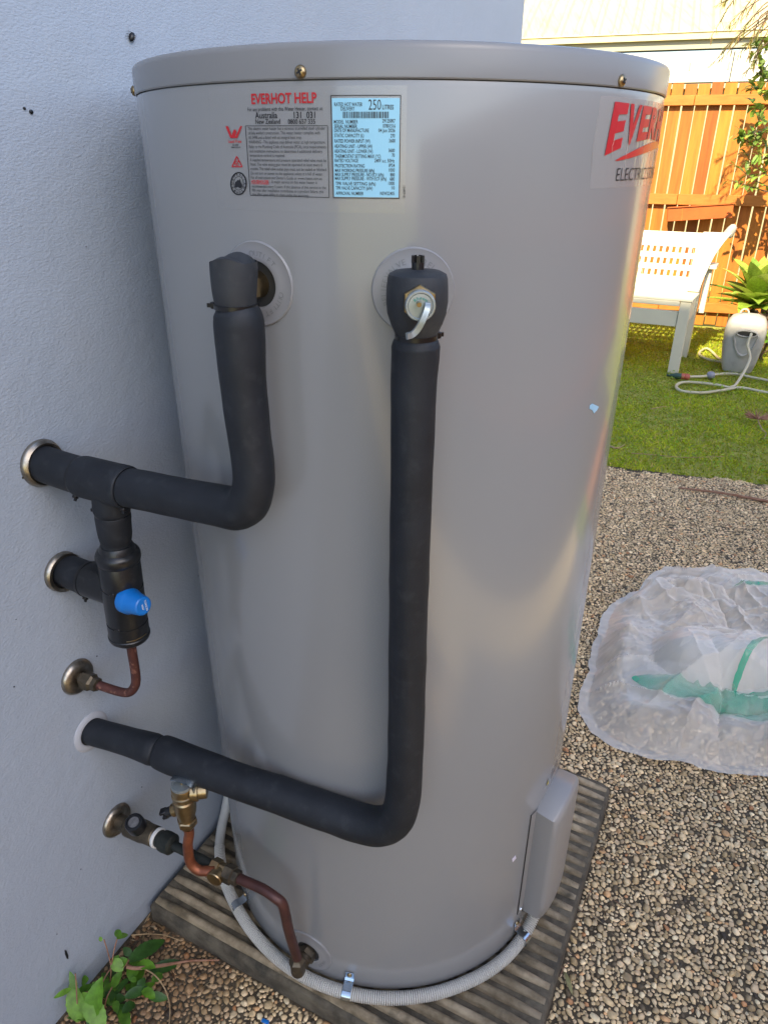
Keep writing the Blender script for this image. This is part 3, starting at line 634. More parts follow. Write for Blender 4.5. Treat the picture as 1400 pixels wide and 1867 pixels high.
# ---- help label: clear film, red heading, text box, light blue rating plate
def lp(x, y): return tank_pt(390+x/3.784, 160+y/3.784)       # photo position inside the label -> (angle, z) on the tank wall
a0, z0 = tank_pt(392, 379); a1, z1 = tank_pt(742, 156)
help_label = obj('help_label', bent_rect(a0+.02, a1, z0, z1, .0004, 16), M_CLEAR, tank, 0)
red, ink, plate, pink = MB(), MB(), MB(), MB()
def line(mb, body, x0, x1, y, cap, bold=.0, h=.0008):
    A0, zA = lp(x0, y); A1, zB = lp(x1, y-(x1-x0)*.008); s = cap/3.784/1800
    text_on_tank(mb, body, A0, A1, zA, s, h, bold)
line(red, 'EVERHOT HELP', 265, 712, 112, 52, .022)
line(ink, 'For any problems with this Water Heater, contact us', 238, 752, 163, 20, .004)
line(ink, 'Australia', 290, 442, 212, 33, .012); line(ink, '131  031', 555, 702, 210, 33, .014)
line(ink, 'New Zealand', 292, 462, 250, 25, .012); line(ink, '0800 657 335', 515, 702, 250, 25, .012)
rows = [('This electric water heater has a vitreous enamelled steel cylinder', 240, 770, 295), ('of fully welded construction. This water heater complies with', 242, 735, 325),
 ('AS 3498 and is fitted with an integral heat trap.', 244, 610, 356), ('WARNING - This appliance may deliver water at high temperature.', 246, 772, 387),
 ('Refer to the Plumbing Code of Australia (PCA), local requirements', 248, 775, 419), ('and installation instructions to determine if additional delivery', 250, 750, 449),
 ('temperature control is required.', 252, 494, 478), ('A supplied temperature and pressure operated relief valve must be', 254, 778, 509),
 ('fitted. The valve easing gear must be operated at least every 6', 256, 750, 539), ('months. The relief valve outlet pipe must not be sealed or blocked.', 258, 782, 570),
 ('Do not turn on power to the appliance unless it is full of water.', 260, 755, 600), ("For all instructions see Owner's Guide or www.rheem.com.au", 262, 747, 630),
 ('- A major service on this water heater is', 391, 714, 660), ('recommended every 5 years. If the absence of this service in the', 266, 775, 690),
 ('fifth year after installation contributes to a product failure, this', 268, 758, 717), ('may affect your ability to claim under the warranty.', 270, 660, 745)]
for (t, x0, x1, y) in rows: line(ink, t, x0, x1, y-2, 17.0, -.002)
line(red, 'HOUSEHOLDER', 264, 384, 658, 18.5, .02)
A0, zA = lp(264, 664); A1, _ = lp(384, 664); red.grid(lambda i, j: cyl(A0+(A1-A0)*i, zA+.0003*j, .0008), 4, 1)
def px_poly(mb, pts, h=.0008, closed=True):
    mb.add([cyl(*lp(x, y), h) for x, y in pts], [tuple(range(len(pts)))])
def px_line(mb, pts, wpx, h=.0008):
    for (xa, ya), (xb, yb) in zip(pts[:-1], pts[1:]):
        d = hypot(xb-xa, yb-ya); nx_, ny_ = -(yb-ya)/d*wpx/2, (xb-xa)/d*wpx/2; k = max(1, int(d/60))
        for q in range(k):
            xs, ys = xa+(xb-xa)*q/k, ya+(yb-ya)*q/k; xe, ye = xa+(xb-xa)*(q+1)/k, ya+(yb-ya)*(q+1)/k
            px_poly(mb, [(xs+nx_, ys+ny_), (xe+nx_, ye+ny_), (xe-nx_, ye-ny_), (xs-nx_, ys-ny_)], h)
px_line(ink, [(222, 263), (786, 262), (797, 757), (256, 742), (222, 263)], 4)
# red water mark, lead free, compliance triangle, kangaroo-free round seal
for pts in ([(85, 266), (103, 265), (134, 348), (119, 348)], [(119, 348), (134, 348), (150, 300), (141, 292)], [(134, 348), (150, 348), (160, 300), (150, 285)], [(150, 348), (166, 348), (200, 264), (186, 265)], [(132, 320), (143, 290), (156, 290), (150, 318)]):
    px_poly(red, pts)
line(red, 'Lead Free', 105, 195, 380, 17, .012); line(ink, 'AS 3498', 132, 174, 400, 9, .01); line(ink, 'WMKA00183', 122, 188, 416, 8, .01)
px_line(red, [(130, 545), (162, 473), (200, 545), (130, 545)], 7)
cc = [(164+16*cos(t), 521+16*sin(t)) for t in np.linspace(.6, 5.8, 14)]; px_line(red, cc, 4.5); px_line(red, [(154, 518), (162, 530), (178, 500)], 5)
px_line(ink, [(175+53*cos(t), 661+76*sin(t)) for t in np.linspace(0, 2*pi, 33)], 9)
px_line(ink, [(175+33*cos(t), 659+47*sin(t)) for t in np.linspace(0, 2*pi, 25)], 3.5)
px_poly(ink, [(148, 668), (152, 650), (162, 644), (170, 634), (176, 640), (182, 626), (187, 640), (193, 656), (200, 668), (199, 682), (190, 694), (180, 690), (170, 684), (158, 690), (150, 686)])
for i, ch in enumerate('AUSTRALIAN'):
    t = -2.05+4.1*i/9; V, Fc = glyphs(ch, .02); er = np.array([sin(t), -cos(t)]); et = np.array([cos(t), sin(t)]); wd = V[:, 0].max()
    ink.add([cyl(*lp(175+43*er[0]+(et[0]*(x-wd/2)+er[0]*(y-.5))*12, 660+62*er[1]+(et[1]*(x-wd/2)+er[1]*(y-.5))*15), .0008) for x, y in V], Fc)
for i, ch in enumerate('MADE'):
    t = pi+.62-1.24*i/3; V, Fc = glyphs(ch, .02); er = np.array([sin(t), -cos(t)]); et = -np.array([cos(t), sin(t)]); wd = V[:, 0].max()
    ink.add([cyl(*lp(175+43*er[0]+(et[0]*(x-wd/2)-er[0]*(y-.5))*12, 660+62*er[1]+(et[1]*(x-wd/2)-er[1]*(y-.5))*15), .0008) for x, y in V], Fc)
# rating plate
pa0, pz1 = lp(815, 72); pa1, pz0 = lp(1273, 757)
rating_plate = obj('rating_plate', bent_rect(pa0, pa1, pz0, pz1, .0005, 8), M_LBLUE, tank, 0)
pi_ = MB(); fa0, fz1 = lp(806, 51); fa1, fz0 = lp(1281, 766); bent_frame(pi_, fa0, fa1, fz0, fz1, .0006, .0008)
line(pi_, 'RATED HOT WATER', 833, 1025, 128, 19, .006); line(pi_, 'DELIVERY', 877, 972, 157, 19, .006); line(pi_, '250', 1067, 1153, 152, 52, -.004); line(pi_, 'LITRES', 1162, 1240, 149, 23, .012)
for (t, x0, x1, y, r, r0, r1, ry) in (('MODEL  NUMBER', 830, 995, 247, '291250R7', 1162, 1250, 240), ('SERIAL NUMBER', 832, 990, 278, '07801516', 1166, 1252, 275), ('DATE OF MANUFACTURE', 833, 1070, 306, '04 Jun 2026', 1136, 1250, 306),
 ('STATIC CAPACITY (L)', 833, 1035, 341, '270', 1218, 1248, 343), ('RATED POWER INPUT (W)', 834, 1078, 379, '3600', 1208, 1250, 377), ('HEATING UNIT - UPPER (W)', 834, 1093, 415, '', 0, 0, 0), ('HEATING UNIT - LOWER (W)', 835, 1096, 449, '3600', 1205, 1247, 444),
 ('THERMOSTAT SETTING MAX (°C)', 836, 1150, 483, '70', 1228, 1247, 477), ('RATED VOLTAGE', 836, 997, 513, '240V a.c. 50Hz', 1108, 1245, 514), ('PROTECTION RATING', 837, 1040, 549, 'IP24', 1207, 1247, 547), ('MAX WORKING PRESSURE (kPa)', 838, 1108, 581, '1000', 1207, 1247, 579),
 ('MAX SUPPLY PRESSURE - NO ECV (kPa)', 838, 1172, 609, '800', 1216, 1247, 611), ('MAX SUPPLY PRESSURE - WITH ECV (kPa)', 838, 1190, 636, '680', 1214, 1246, 640), ('TPR VALVE SETTING (kPa)', 841, 1116, 671, '1000', 1204, 1245, 670),
 ('TPR VALVE CAPACITY (kW)', 842, 1095, 702, '10', 1226, 1246, 702), ('APPROVAL NUMBER', 843, 1033, 738, 'NSW22405', 1148, 1245, 739)):
    line(pi_, t, x0, x1, y, 18.5, .008)
    if r: line(pi_, r, r0, r1, ry, 18.5, .008)
x = 890; rb = random.Random(3)
while x < 1203:
    wx = rb.choice((2, 3, 3, 5, 7)); px_poly(pi_, [(x, 165), (x+wx, 165), (x+wx, 210), (x, 210)]); x += wx+rb.choice((2, 3, 3, 4, 5))
obj('lettering', pi_, M_INK, rating_plate, 0, fix=False)
V, Fc = glyphs('126809 01', .012); wd = V[:, 0].max(); sx = 84/wd
ink.add([cyl(*lp(1305+(y)*15, 676+x_*sx), .0008) for x_, y in V], Fc)
obj('red_print', red, M_RED, help_label, 0, fix=False)['kind'] = 'stuff'; obj('black_print', ink, M_INK, help_label, 0, fix=False)['kind'] = 'stuff'

# ---- maker's label on the right shoulder
ba0, bz1 = radians(36.9), 1.331; bz0, ba1 = 1.2535, radians(92)
brand = obj('brand_label', bent_rect(ba0, ba1, bz0, bz1, .0005, 28), M_CLEARW, tank, 0)
rd = MB(); word = 'EVERHOT'; aw = radians(40.9); ztop = 1.3247
for i, ch in enumerate(word):
    V, Fc = glyphs(ch, .05); wd = V[:, 0].max(); cw = radians(5.35); 
    P = []
    for x_, y in V:
        xx = x_/wd*cw*.9+i*cw; q = (xx/(cw*7)-.5)*2; hh = .0255+.0145*min(1.2, q*q)
        P.append(cyl(aw+xx+radians(.9)*(y-1), ztop-(1-y)*hh, .0010))
    rd.add(P, Fc)
obj('red_lettering', rd, M_RED, brand, 0, fix=False)
sw = MB(); sw.grid(lambda i, j: cyl(radians(43.4)+radians(33)*i, 1.2775+.0155*sin(pi*min(1, i*1.05)*.62)+(.0042*sin(pi*i**.8)**.8)*(j-.5)*2*(.8+.3*i), .0009), 26, 2)
obj('swoosh', sw, M_SWOOSH, brand, 0)
tx = MB(); text_on_tank(tx, 'ELECTRIC STORAGE', radians(44.6), radians(74), 1.2596, .0118, .0010, -.012); obj('black_lettering', tx, M_INK, brand, 0, fix=False)
for k in range(9):                               # creases in the film
    a = radians(38+k*5.2+random.uniform(-1.5, 1.5)); c = MB(); zt = random.uniform(1.30, 1.329); zb = random.uniform(1.256, 1.285)
    c.tube([cyl(a+.002*sin(q*9+k), zb+(zt-zb)*q, .0008) for q in np.linspace(0, 1, 8)], [.0001]+[.00045]*6+[.0001], 6); obj('crease', c, M_CLEARW, brand)
# ---- small stuck-on scraps
def scrap(name, m, c, pts, h=.0008):
    a, z = tank_pt(*c); b = MB()
    V = [cyl(a+p[0]/R_T, z+p[1], h) for p in pts]+[cyl(a+p[0]/R_T, z+p[1], h-.0006) for p in pts]; n = len(pts)
    b.add(V, [tuple(range(n)), tuple(range(n, 2*n))[::-1]]+[(i, (i+1) % n, n+(i+1) % n, n+i) for i in range(n)]); return obj(name, b, m, tank, 0)
tag(scrap('paper_scrap', M_PALEBLUE, (1082, 744), [(-.011, .0062), (-.006, .0068), (.012, -.0012), (.008, -.0045), (.001, -.0065), (-.004, -.0015), (-.0115, .002)]), label='torn scrap of pale blue paper on the grey tank')
tag(scrap('price_sticker', M_PALE, (936, 1566), [(-.0045, .0035), (.003, .0058), (.0055, -.002), (-.002, -.0055)]), label='tiny pale sticker beside the cover box')
# ---- electrical cover
AC = radians(58.6)
def cover():
    hw, zb, zt = .0525, .116, .357
    out = []
    for t in np.linspace(0, 1, 17): out.append((-hw+2*hw*t, zt+.017*sin(pi*t)))
    out = out[::-1]
    out = [(hw, zb+(zt-zb)*k/8) for k in range(0, 8)]+out+[(-hw, zt-(zt-zb)*k/8) for k in range(1, 8)]+[(-hw+2*hw*k/12, zb-.008*sin(pi*k/12)) for k in range(0, 12)]
    cz = (zb+zt)/2; b = MB(); V = []; n = len(out)
    rings = [(0, -.001), (.0, .006), (.002, .0290), (.0045, .0335), (.009, .0362), (.016, .0372), (.026, .038), (.036, .0385), (.049, .0385)]
    for ins, h in rings:
        for (s_, z) in out:
            fx = (hw-ins)/hw; fz = ((zt-zb)/2-ins)/((zt-zb)/2); V.append(cyl(AC+s_*fx/R_T, cz+(z-cz)*fz, h))
    m = len(rings); b.add(V, [(i*n+k, i*n+(k+1) % n, (i+1)*n+(k+1) % n, (i+1)*n+k) for i in range(m-1) for k in range(n)]+[tuple((m-1)*n+k for k in range(n))])
    c = obj('element_cover', b, M_BOXPL, tank, 34)
    f = MB(); f.grid(lambda i, j: cyl(AC-.0525/R_T-radians(2.5)+i*radians(24.7), .118+.242*j, .0016), 24, 2); obj('flange', f, M_BOXPL, c, 0)
    e = MB(); e.tube([cyl(AC-.0525/R_T-radians(2.55), .118+.242*k/6, .0006) for k in range(7)], .0011, 6); obj('flange_shadow_line', e, M_HDARK, c)  # solid dark line drawn as the shadow along the flange edge
    screw(AC-.0525/R_T-radians(1.3), .1265, .0016, c, M_ZINC, .0042)
    w = obj('warning_label', bent_rect(radians(52), radians(63), .388, .408, .0005, 6), M_CLEARW, tank, 0)
    t = MB(); A0, zz = radians(53.6), .3935; t.add([cyl(A0, zz-.004, .0009), cyl(A0+.026, zz-.004, .0009), cyl(A0+.013, zz+.011, .0009)], [(0, 1, 2)]); obj('warning_triangle', t, M_INK, w, 0)
    t = MB(); t.add([cyl(A0+.004, zz-.0025, .0013), cyl(A0+.022, zz-.0025, .0013), cyl(A0+.013, zz+.0075, .0013)], [(0, 1, 2)]); obj('warning_symbol', t, M_YEL, w, 0)
    t = MB()
    for r_, ln in enumerate(('WARNING', 'DISCONNECT POWER', 'BEFORE REMOVING COVER')): text_on_tank(t, ln, radians(56.6), radians(62.2), .4015-r_*.0052, .0030, .0009, .006)
    obj('lettering', t, M_INK, w, 0, fix=False)
cover()
# ================================================================== PIPEWORK
def tie(c, axis, r, parent, head=None, name='cable_tie', wd=.0042):
    b = MB(); b.lathe([(r-.0015, -wd/2), (r+.0009, -wd/2), (r+.0009, wd/2), (r-.0015, wd/2)], c, axis, 32)
    o = obj(name, b, M_TIE, parent)
    if head is not None:
        x, y, a = frame(axis); hd = np.array(head, float); hd = hd-a*(hd@a); hd /= np.linalg.norm(hd)
        h = MB(); h.box(np.array(c)+hd*(r+.0022), (.005, .0062, .0062), (hd, np.cross(a, hd), a), .0008); h.box(np.array(c)+hd*(r+.006)+np.cross(a, hd)*.001, (.004, .0016, .0038), (hd, np.cross(a, hd), a)); obj('tie_head', h, M_TIE, o)
    return o
def flange(u, z, r, hole, label, m=M_CHROME, cat='wall flange', group='cover flanges on the wall', hs=1.0):
    t = thing('wall_flange', label, cat, W(u, WALL_V, z), group); c = W(u, WALL_V, z)
    b = MB(); b.lathe([(r, -.001), (r, .002*hs), (r-.0015, .0055*hs), (r-.006, .0088*hs), (hole+.004, .0098*hs), (hole+.001, .0085*hs), (hole, .002)], c, EV, 40, caps=False); obj('cover_ring', b, m, t)
    b = MB(); b.lathe([(hole+.002, .0008), (.001, .0008)], c, EV, 24, caps=False); obj('hole', b, M_HDARK, t)  # dark disc drawn for the shade behind the ring
    return t
flange(-.3405, .9245, .0315, .0235, 'topmost chrome wall flange around the upper black lagged pipe')
flange(-.3475, .7655, .0285, .0235, 'chrome wall flange around the short pipe of the blue-capped valve')
flange(-.3625, .5925, .0275, .007, 'domed chrome wall flange of the thin copper drain pipe')
flange(-.3605, .4835, .0325, .0212, 'white plastic wall flange around the lower black lagged pipe', M_WFL, hs=.38)
flange(-.3535, .2805, .029, .008, 'lowest tarnished flange behind the black knobbed tap')

# ---- hot outlet pipe: lagged elbow at the tank, drop, bend, run to the wall
UO = -.3475
hot = thing('outlet_pipe', 'upper black foam lagged pipe bending from the tank outlet to the wall', 'pipe', W(UO, 0, .925), 'black lagged pipes between tank and wall')
pth = crom([W(UO+.001, .001, 1.152), W(UO, .001, 1.165), W(UO+.001, .001, 1.178), W(UO+.002, .001, 1.188), W(UO+.002, .001, 1.1945)], 4); nP = len(pth)
b = MB(); n = 28
rad = [.0192+.0028*sin(pi*min(1, i/(nP-1)*1.05)*.62) for i in range(nP)]
b.tube(pth, rad, n, caps=False)
top = b.v[-n:]; ax_ = W(UO, 0, 0)
for k in range(n):                                # saddle-shaped cut at the top, wall thickness, hollow inside
    p_ = np.array(top[k]); d = p_-W(UO+.002, .001, p_[2]); q = atan2(d@EV, d@EU); b.v[len(b.v)-n+k] = tuple(p_+EZ*(.0045*cos(2*q+.6)-.001+.0015*cos(q+2)))
o0 = len(b.v)-n
for sc_, dz in ((.80, .0015), (.55, -.004), (.25, -.006)):
    for k in range(n):
        p_ = np.array(b.v[o0+k]); c = W(UO+.002, .001, p_[2]); b.v.append(tuple(c+(p_-c)*sc_+EZ*dz))
for j in range(3):
    for k in range(n): b.f.append((o0+j*n+k, o0+j*n+(k+1) % n, o0+(j+1)*n+(k+1) % n, o0+(j+1)*n+k))
b.f.append(tuple(o0+3*n+k for k in range(n)))
obj('elbow_lagging', b, M_FOAMG, hot, 45)
b = MB(); b.lathe([(.0120, -.004), (.0120, .016)], cyl(A_OUT, 1.1672, .014), rad_dir(A_OUT), 24); obj('elbow_neck', b, M_BRASS, hot)
tie(W(UO, .001, 1.1535), EZ, .0196, hot, -EV*1.0-EU*.35)
pts = [W(UO, .001, 1.153), W(UO, .002, 1.147), W(UO, .003, 1.138), W(UO, .003, 1.12), W(UO, .002, 1.08), W(UO, .004, 1.03), W(UO, .006, .985), W(UO-.002, .0045, .965), W(UO-.003, -.003, .947), W(UO-.003, -.018, .937), W(UO-.002, -.04, .9345), W(UO, -.09, .931), W(UO, -.14, .928), W(UO, -.1835, .9255)]
pth = crom(pts, 6); L_ = np.linspace(0, 13, len(pth))
rad = [np.interp(q, [0, .5, 1, 2, 3, 5, 7, 9, 13], [.0185, .0205, .0222, .0238, .0240, .0222, .0222, .0238, .0236]) for q in L_]
b = MB(); b.tube(pth, rad, 28, wob=.04); obj('long_lagging', b, M_FOAM, hot, 50)
b = MB(); pth = crom([W(UO, -.1815, .9257), W(UO, -.184, .9257), W(UO, -.19, .9256), W(UO, -.22, .9253), W(UO, -.252, .925), W(UO, -.2585, .925), W(UO, -.2605, .925)], 4)
b.tube(pth, [np.interp(i/(len(pth)-1), [0, .14, .3, .7, .86, 1], [.0235, .0258, .0264, .0262, .0252, .0232]) for i in range(len(pth))], 28, wob=.02); tee = obj('tee_lagging', b, M_FOAM, hot, 50)
b = MB(); pth = crom([W(UO, -.259, .925), W(UO+.002, -.29, .9248), W(UO+.0065, -.3375, .9245)], 6); b.tube(pth, .0238, 28, wob=.02); obj('wall_lagging', b, M_FOAM, hot, 50)
tie(W(UO, -.259, .925), EV, .0240, hot, -EZ-EU*.7); tie(W(UO, -.1832, .9257), EV, .0240, hot, -EZ-EU*.5)
b = MB(); pth = crom([W(UO, -.214, .915), W(UO-.0005, -.2155, .898), W(UO-.001, -.217, .888), W(UO-.001, -.2175, .884)], 5); b.tube(pth, [np.interp(i/(len(pth)-1), [0, .6, 1], [.0225, .0222, .0195]) for i in range(len(pth))], 24, wob=.04); obj('branch_lagging', b, M_FOAM, hot, 50)

# ---- tempering valve
UV_, VV_ = -.347, -.2235
tv = thing('tempering_valve', 'black lagged valve with a bright blue cap hanging under the upper pipe', 'valve', W(UV_, VV_, .69))
ax_v = np.array(W(UV_, -.2295, .687))-np.array(W(UV_, -.2215, .835)); ax_v /= np.linalg.norm(ax_v)
b = MB(); pth = crom([W(UV_, -.2175, .886), W(UV_, -.218, .881), W(UV_, -.219, .873), W(UV_, -.2205, .852), W(UV_, -.2215, .842), W(UV_, -.222, .832)], 5)
b.tube(pth, [np.interp(i/(len(pth)-1), [0, .12, .3, .55, .8, 1], [.0195, .0212, .0215, .0205, .0185, .0192]) for i in range(len(pth))], 24, wob=.05); obj('drop_lagging', b, M_FOAM, tv, 50)
tie(W(UV_, -.2175, .8855), EZ, .0205, tv, -EV-EU*.3)
c0 = np.array(W(UV_, -.2215, .835))
b = MB(); b.lathe([(.0195, -.004), (.0215, 0), (.0225, .004), (.0262, .0065), (.0278, .010), (.0280, .0165), (.0268, .0205), (.0258, .0215), (.0258, .0225), (.0264, .0235), (.0264, .056), (.0255, .0566), (.0255, .0586), (.0264, .0592), (.0266, .112), (.0256, .1126), (.0256, .1148), (.0266, .1152), (.0266, .135), (.0274, .1362), (.0274, .1395), (.0262, .1425), (.0225, .1462), (.0068, .1475)], c0, ax_v, 44)
obj('valve_body', b, M_BLACK, tv, 32)
for h in (.0576, .1137):
    x, y, a = frame(ax_v); hd = -EU*.8+EV*.25; hd = hd-a*(hd@a); hd /= np.linalg.norm(hd)
    b = MB(); b.box(c0+ax_v*h+hd*.0262, (.0022, .007, .0042), (hd, np.cross(a, hd), a), .0005); obj('tie_head', b, M_TIE, tv)
b = MB(); q = np.linspace(-.2, .9, 12)
x, y, a = frame(ax_v, EV)
b.tube([c0+ax_v*.1328+(EV*cos(t)*1.0-EU*sin(t))*.0267 for t in q], .0007, 6); obj('yellow_seal', b, M_BRASS, tv)
cap_ax = EV*.94-EU*.12+EZ*.10; cap_ax /= np.linalg.norm(cap_ax); cc = np.array(W(UV_-.011, VV_+.001, .7645))+cap_ax*.0195
b = MB(); b.lathe([(.0170, -.004), (.0172, .006), (.0158, .0085), (.0152, .010), (.0128, .0285), (.0122, .0305), (.0105, .0318), (.001, .0320)], cc, cap_ax, 36); cap = obj('blue_cap', b, M_BLUE, tv, 32)
t = MB(); x, y, a = frame(cap_ax, EZ)
tv_x = np.cross(x, a); ex = x*(-1.0); ey = np.cross(a, ex)
for ln, oy in (('TORSON', .0030), ('WAF', -.0022)):
    V, Fc = glyphs(ln, .01); wd = V[:, 0].max(); capz = .0026; t.add([cc+a*.0325+ex*(x_-wd/2)*capz+ey*(oy+(y_-.5)*capz) for x_, y_ in V], Fc)
obj('lettering', t, M_WHITE, cap, 0, fix=False)
b = MB(); pth = crom([W(UV_+.004, -.338, .7655), W(UV_+.003, -.31, .7655), W(UV_+.002, -.288, .7655)], 5); b.tube(pth, .0228, 24, wob=.02); obj('branch_lagging', b, M_FOAM, tv, 50)
b = MB(); b.lathe([(.0228, 0), (.0242, .001), (.0242, .05), (.022, .058)], W(UV_+.002, -.291, .7655), EV, 32); obj('branch_sleeve', b, M_BLACK, tv)
tie(W(UV_+.002, -.2895, .7655), EV, .0240, tv, -EZ-EU*.5)

# ---- thin copper drain from the valve to the wall
dr = thing('drain_pipe', 'thin weathered copper pipe curving from the valve bottom into the wall', 'pipe', W(UV_, -.23, .59))
b = MB(); b.tube(crom([W(UV_, -.2298, .693), W(UV_, -.2305, .66), W(UV_, -.232, .625), W(UV_-.001, -.236, .605), W(UV_-.003, -.248, .5895), W(UV_-.006, -.266, .5855), W(UV_-.012, -.30, .5890)], 8), .0066, 16); obj('pipe', b, M_OLDCOP, dr)
c = W(UV_-.0155, -.3335, .5925); d = EV+EU*.06-EZ*.08; d /= np.linalg.norm(d)
b = MB(); b.lathe([(.0095, .0), (.0095, .008), (.0135, .0085), (.0135, .0235), (.0105, .027), (.0105, .034), (.0068, .035)], c, d, 6); obj('hex_nut', b, M_DBRASS, dr, 30)

# ---- relief valve on the tank
UR, VR = -.3085, .1705; PR = np.array([W(UR, VR, 0)[0], W(UR, VR, 0)[1], 0.]); nR = rad_dir(A_REL); tR = np.array([cos(A_REL), sin(A_REL), 0])
rv = thing('relief_valve', 'lagged relief valve with a silver disc and bent lever on the tank', 'valve', PR+EZ*1.137)
b = MB(); b.lathe([(.0180, 1.1355), (.0195, 1.139), (.0232, 1.147), (.0262, 1.156), (.0273, 1.166), (.0271, 1.176), (.0262, 1.186), (.0250, 1.1892), (.0205, 1.1915), (.006, 1.1932)], PR, EZ, 40); obj('lagging_cap', b, M_FOAMG, rv, 40)
cR = PR+EZ*1.1700+nR*.0262
b = MB(); b.lathe([(.0150, -.003), (.0150, .0035), (.0143, .0045)], cR, nR, 6, ref=EZ); obj('hex_nut', b, M_BRASS, rv, 25)
b = MB(); b.lathe([(.0122, .003), (.0128, .0045), (.0128, .0115), (.0120, .0128), (.0108, .0128), (.0100, .0119), (.001, .0122)], cR-EZ*.001, nR, 40); disc = obj('pressed_disc', b, M_DISC, rv, 30)
t = MB()
for i, ch in enumerate('Rheem'):
    V, Fc = glyphs(ch, .01); q = -.75+1.5*i/4; er = tR*sin(q)+EZ*cos(q); et = tR*cos(q)-EZ*sin(q); wd = V[:, 0].max()
    t.add([cR-EZ*.001+nR*.0128+er*(.0068+(y_-.5)*.0026)+et*(x_-wd/2)*.0026 for x_, y_ in V], Fc)
obj('lettering', t, M_GREENINK, disc, 0, fix=False)
b = MB(); lv = crom([cR+nR*.0145+tR*.0058+EZ*.0015, cR+nR*.0185+tR*.0048-EZ*.003, cR+nR*.0205+tR*.001-EZ*.012, cR+nR*.020-tR*.0025-EZ*.0185, cR+nR*.0205-tR*.0065-EZ*.0225, cR+nR*.0235-tR*.0115-EZ*.0235], 6)
V = []; m_ = len(lv)
for i, p_ in enumerate(lv):
    T_ = lv[min(i+1, m_-1)]-lv[max(i-1, 0)]; T_ /= np.linalg.norm(T_); s_ = np.cross(T_, nR); s_ /= np.linalg.norm(s_); q_ = np.cross(s_, T_)
    wv = .0029
    for (a_, c_) in ((-1, -.0006), (-.8, .0012), (.8, .0012), (1, -.0006)): V.append(p_+s_*wv*a_+q_*c_)
    for (a_, c_) in ((.95, -.0018), (-.95, -.0018)): V.append(p_+s_*wv*a_+q_*c_)
b.add(V, [(i*6+k, i*6+(k+1) % 6, (i+1)*6+(k+1) % 6, (i+1)*6+k) for i in range(m_-1) for k in range(6)]+[tuple(range(6)), tuple((m_-1)*6+k for k in range(6))])
obj('lever', b, M_DISC, rv, 30)
b = MB(); b.lathe([(.0012, 0), (.002, .006), (.002, .012)], cR+nR*.011+EZ*.002-tR*.002, nR, 10); obj('lever_pin', b, M_BRASS, rv)
b = MB(); b.lathe([(.0055, 0), (.0055, .0075)], PR+EZ*1.1915, EZ, 20)
for k in range(5):
    q = 2*pi*k/5+.3; d = tR*cos(q)+nR*sin(q); b.box(PR+EZ*1.2015+d*.0045, (.002, .0034, .006), (d, np.cross(EZ, d), EZ))
b.lathe([(.0022, .007), (.0018, .012)], PR+EZ*1.1915, EZ, 10)
obj('drain_cap', b, M_BLACK, rv)
tie(PR+EZ*1.1355, EZ, .0185, rv, tR-nR*.25)

# ---- long lagged pipe from the relief valve down and across to the wall
rp = thing('relief_pipe', 'long black foam lagged pipe dropping from the relief valve then running to the wall', 'pipe', PR+EZ*.48, 'black lagged pipes between tank and wall')
pts = [W(UR, VR, 1.135), W(UR, VR, 1.129), W(UR, VR, 1.119), W(UR, VR-.001, 1.09), W(UR, VR-.001, 1.0), W(UR, VR-.001, .85), W(UR, VR, .70), W(UR-.001, VR, .60), W(UR-.003, VR-.002, .545), W(UR-.006, VR-.010, .514), W(UR-.009, VR-.029, .494), W(UR-.012, VR-.060, .4865), W(-.325, .06, .4865), W(-.333, -.02, .488), W(-.341, -.10, .489), W(-.345, -.165, .489), W(-.3465, -.195, .489), W(-.347, -.2085, .489), W(-.3475, -.2135, .489)]
pth = crom(pts, 6); L_ = np.linspace(0, len(pts)-1, len(pth))
rad = [np.interp(q, [0, .6, 1.4, 2.4, 4, 6, 8, 10, 12, 14, 15.5, 17, 18], [.0178, .0205, .0222, .0218, .0210, .0216, .0226, .0250, .0258, .0245, .0262, .0248, .0195]) for q in L_]
b = MB(); b.tube(pth, rad, 28, wob=.036); obj('long_lagging', b, M_FOAM, rp, 50)
pts = [W(-.3475, -.2125, .489), W(-.348, -.217, .489), W(-.349, -.229, .4885), W(-.352, -.27, .4865), W(-.3595, -.3385, .4835)]
pth = crom(pts, 6); b = MB(); b.tube(pth, [np.interp(i/(len(pth)-1), [0, .22, .45, .75, 1], [.0190, .0225, .0238, .0212, .0208]) for i in range(len(pth))], 28, wob=.03); obj('wall_lagging', b, M_FOAM, rp, 50)

# ---- brass expansion control valve under that pipe, with its bright copper drain
UE, VE = -.3745, -.150
ev_ = thing('expansion_valve', 'brass valve with a silver disc top hanging beside the lower lagged pipe', 'valve', W(UE, VE, .39))
dn = np.array(W(-.3715, -.1520, .385))-np.array(W(UE, VE+.003, .482)); Ld = np.linalg.norm(dn); dn /= Ld; cE = np.array(W(UE, VE+.003, .482))
b = MB(); b.lathe([(.0145, .0035), (.0158, .006), (.0158, .015), (.0145, .0165), (.0145, .0185), (.0165, .0195), (.0165, .0255), (.0142, .0275), (.0142, .0300), (.0160, .0325), (.0163, .046), (.0152, .058), (.0118, .072), (.0112, .078)], cE, dn, 32); obj('brass_body', b, M_BRASS, ev_, 30)
b = MB(); b.lathe([(.0128, .075), (.0148, .0765), (.0148, .0855), (.0128, .0875), (.0105, .0935), (.0070, .0945)], cE, dn, 6); obj('hex_nut', b, M_BRASS, ev_, 25)
b = MB(); b.lathe([(.0148, .0055), (.0152, .002), (.0146, -.0004), (.0128, -.0004), (.0122, .0009), (.001, .0007)], cE, dn, 36); obj('disc_cap', b, M_DISC, ev_, 30)
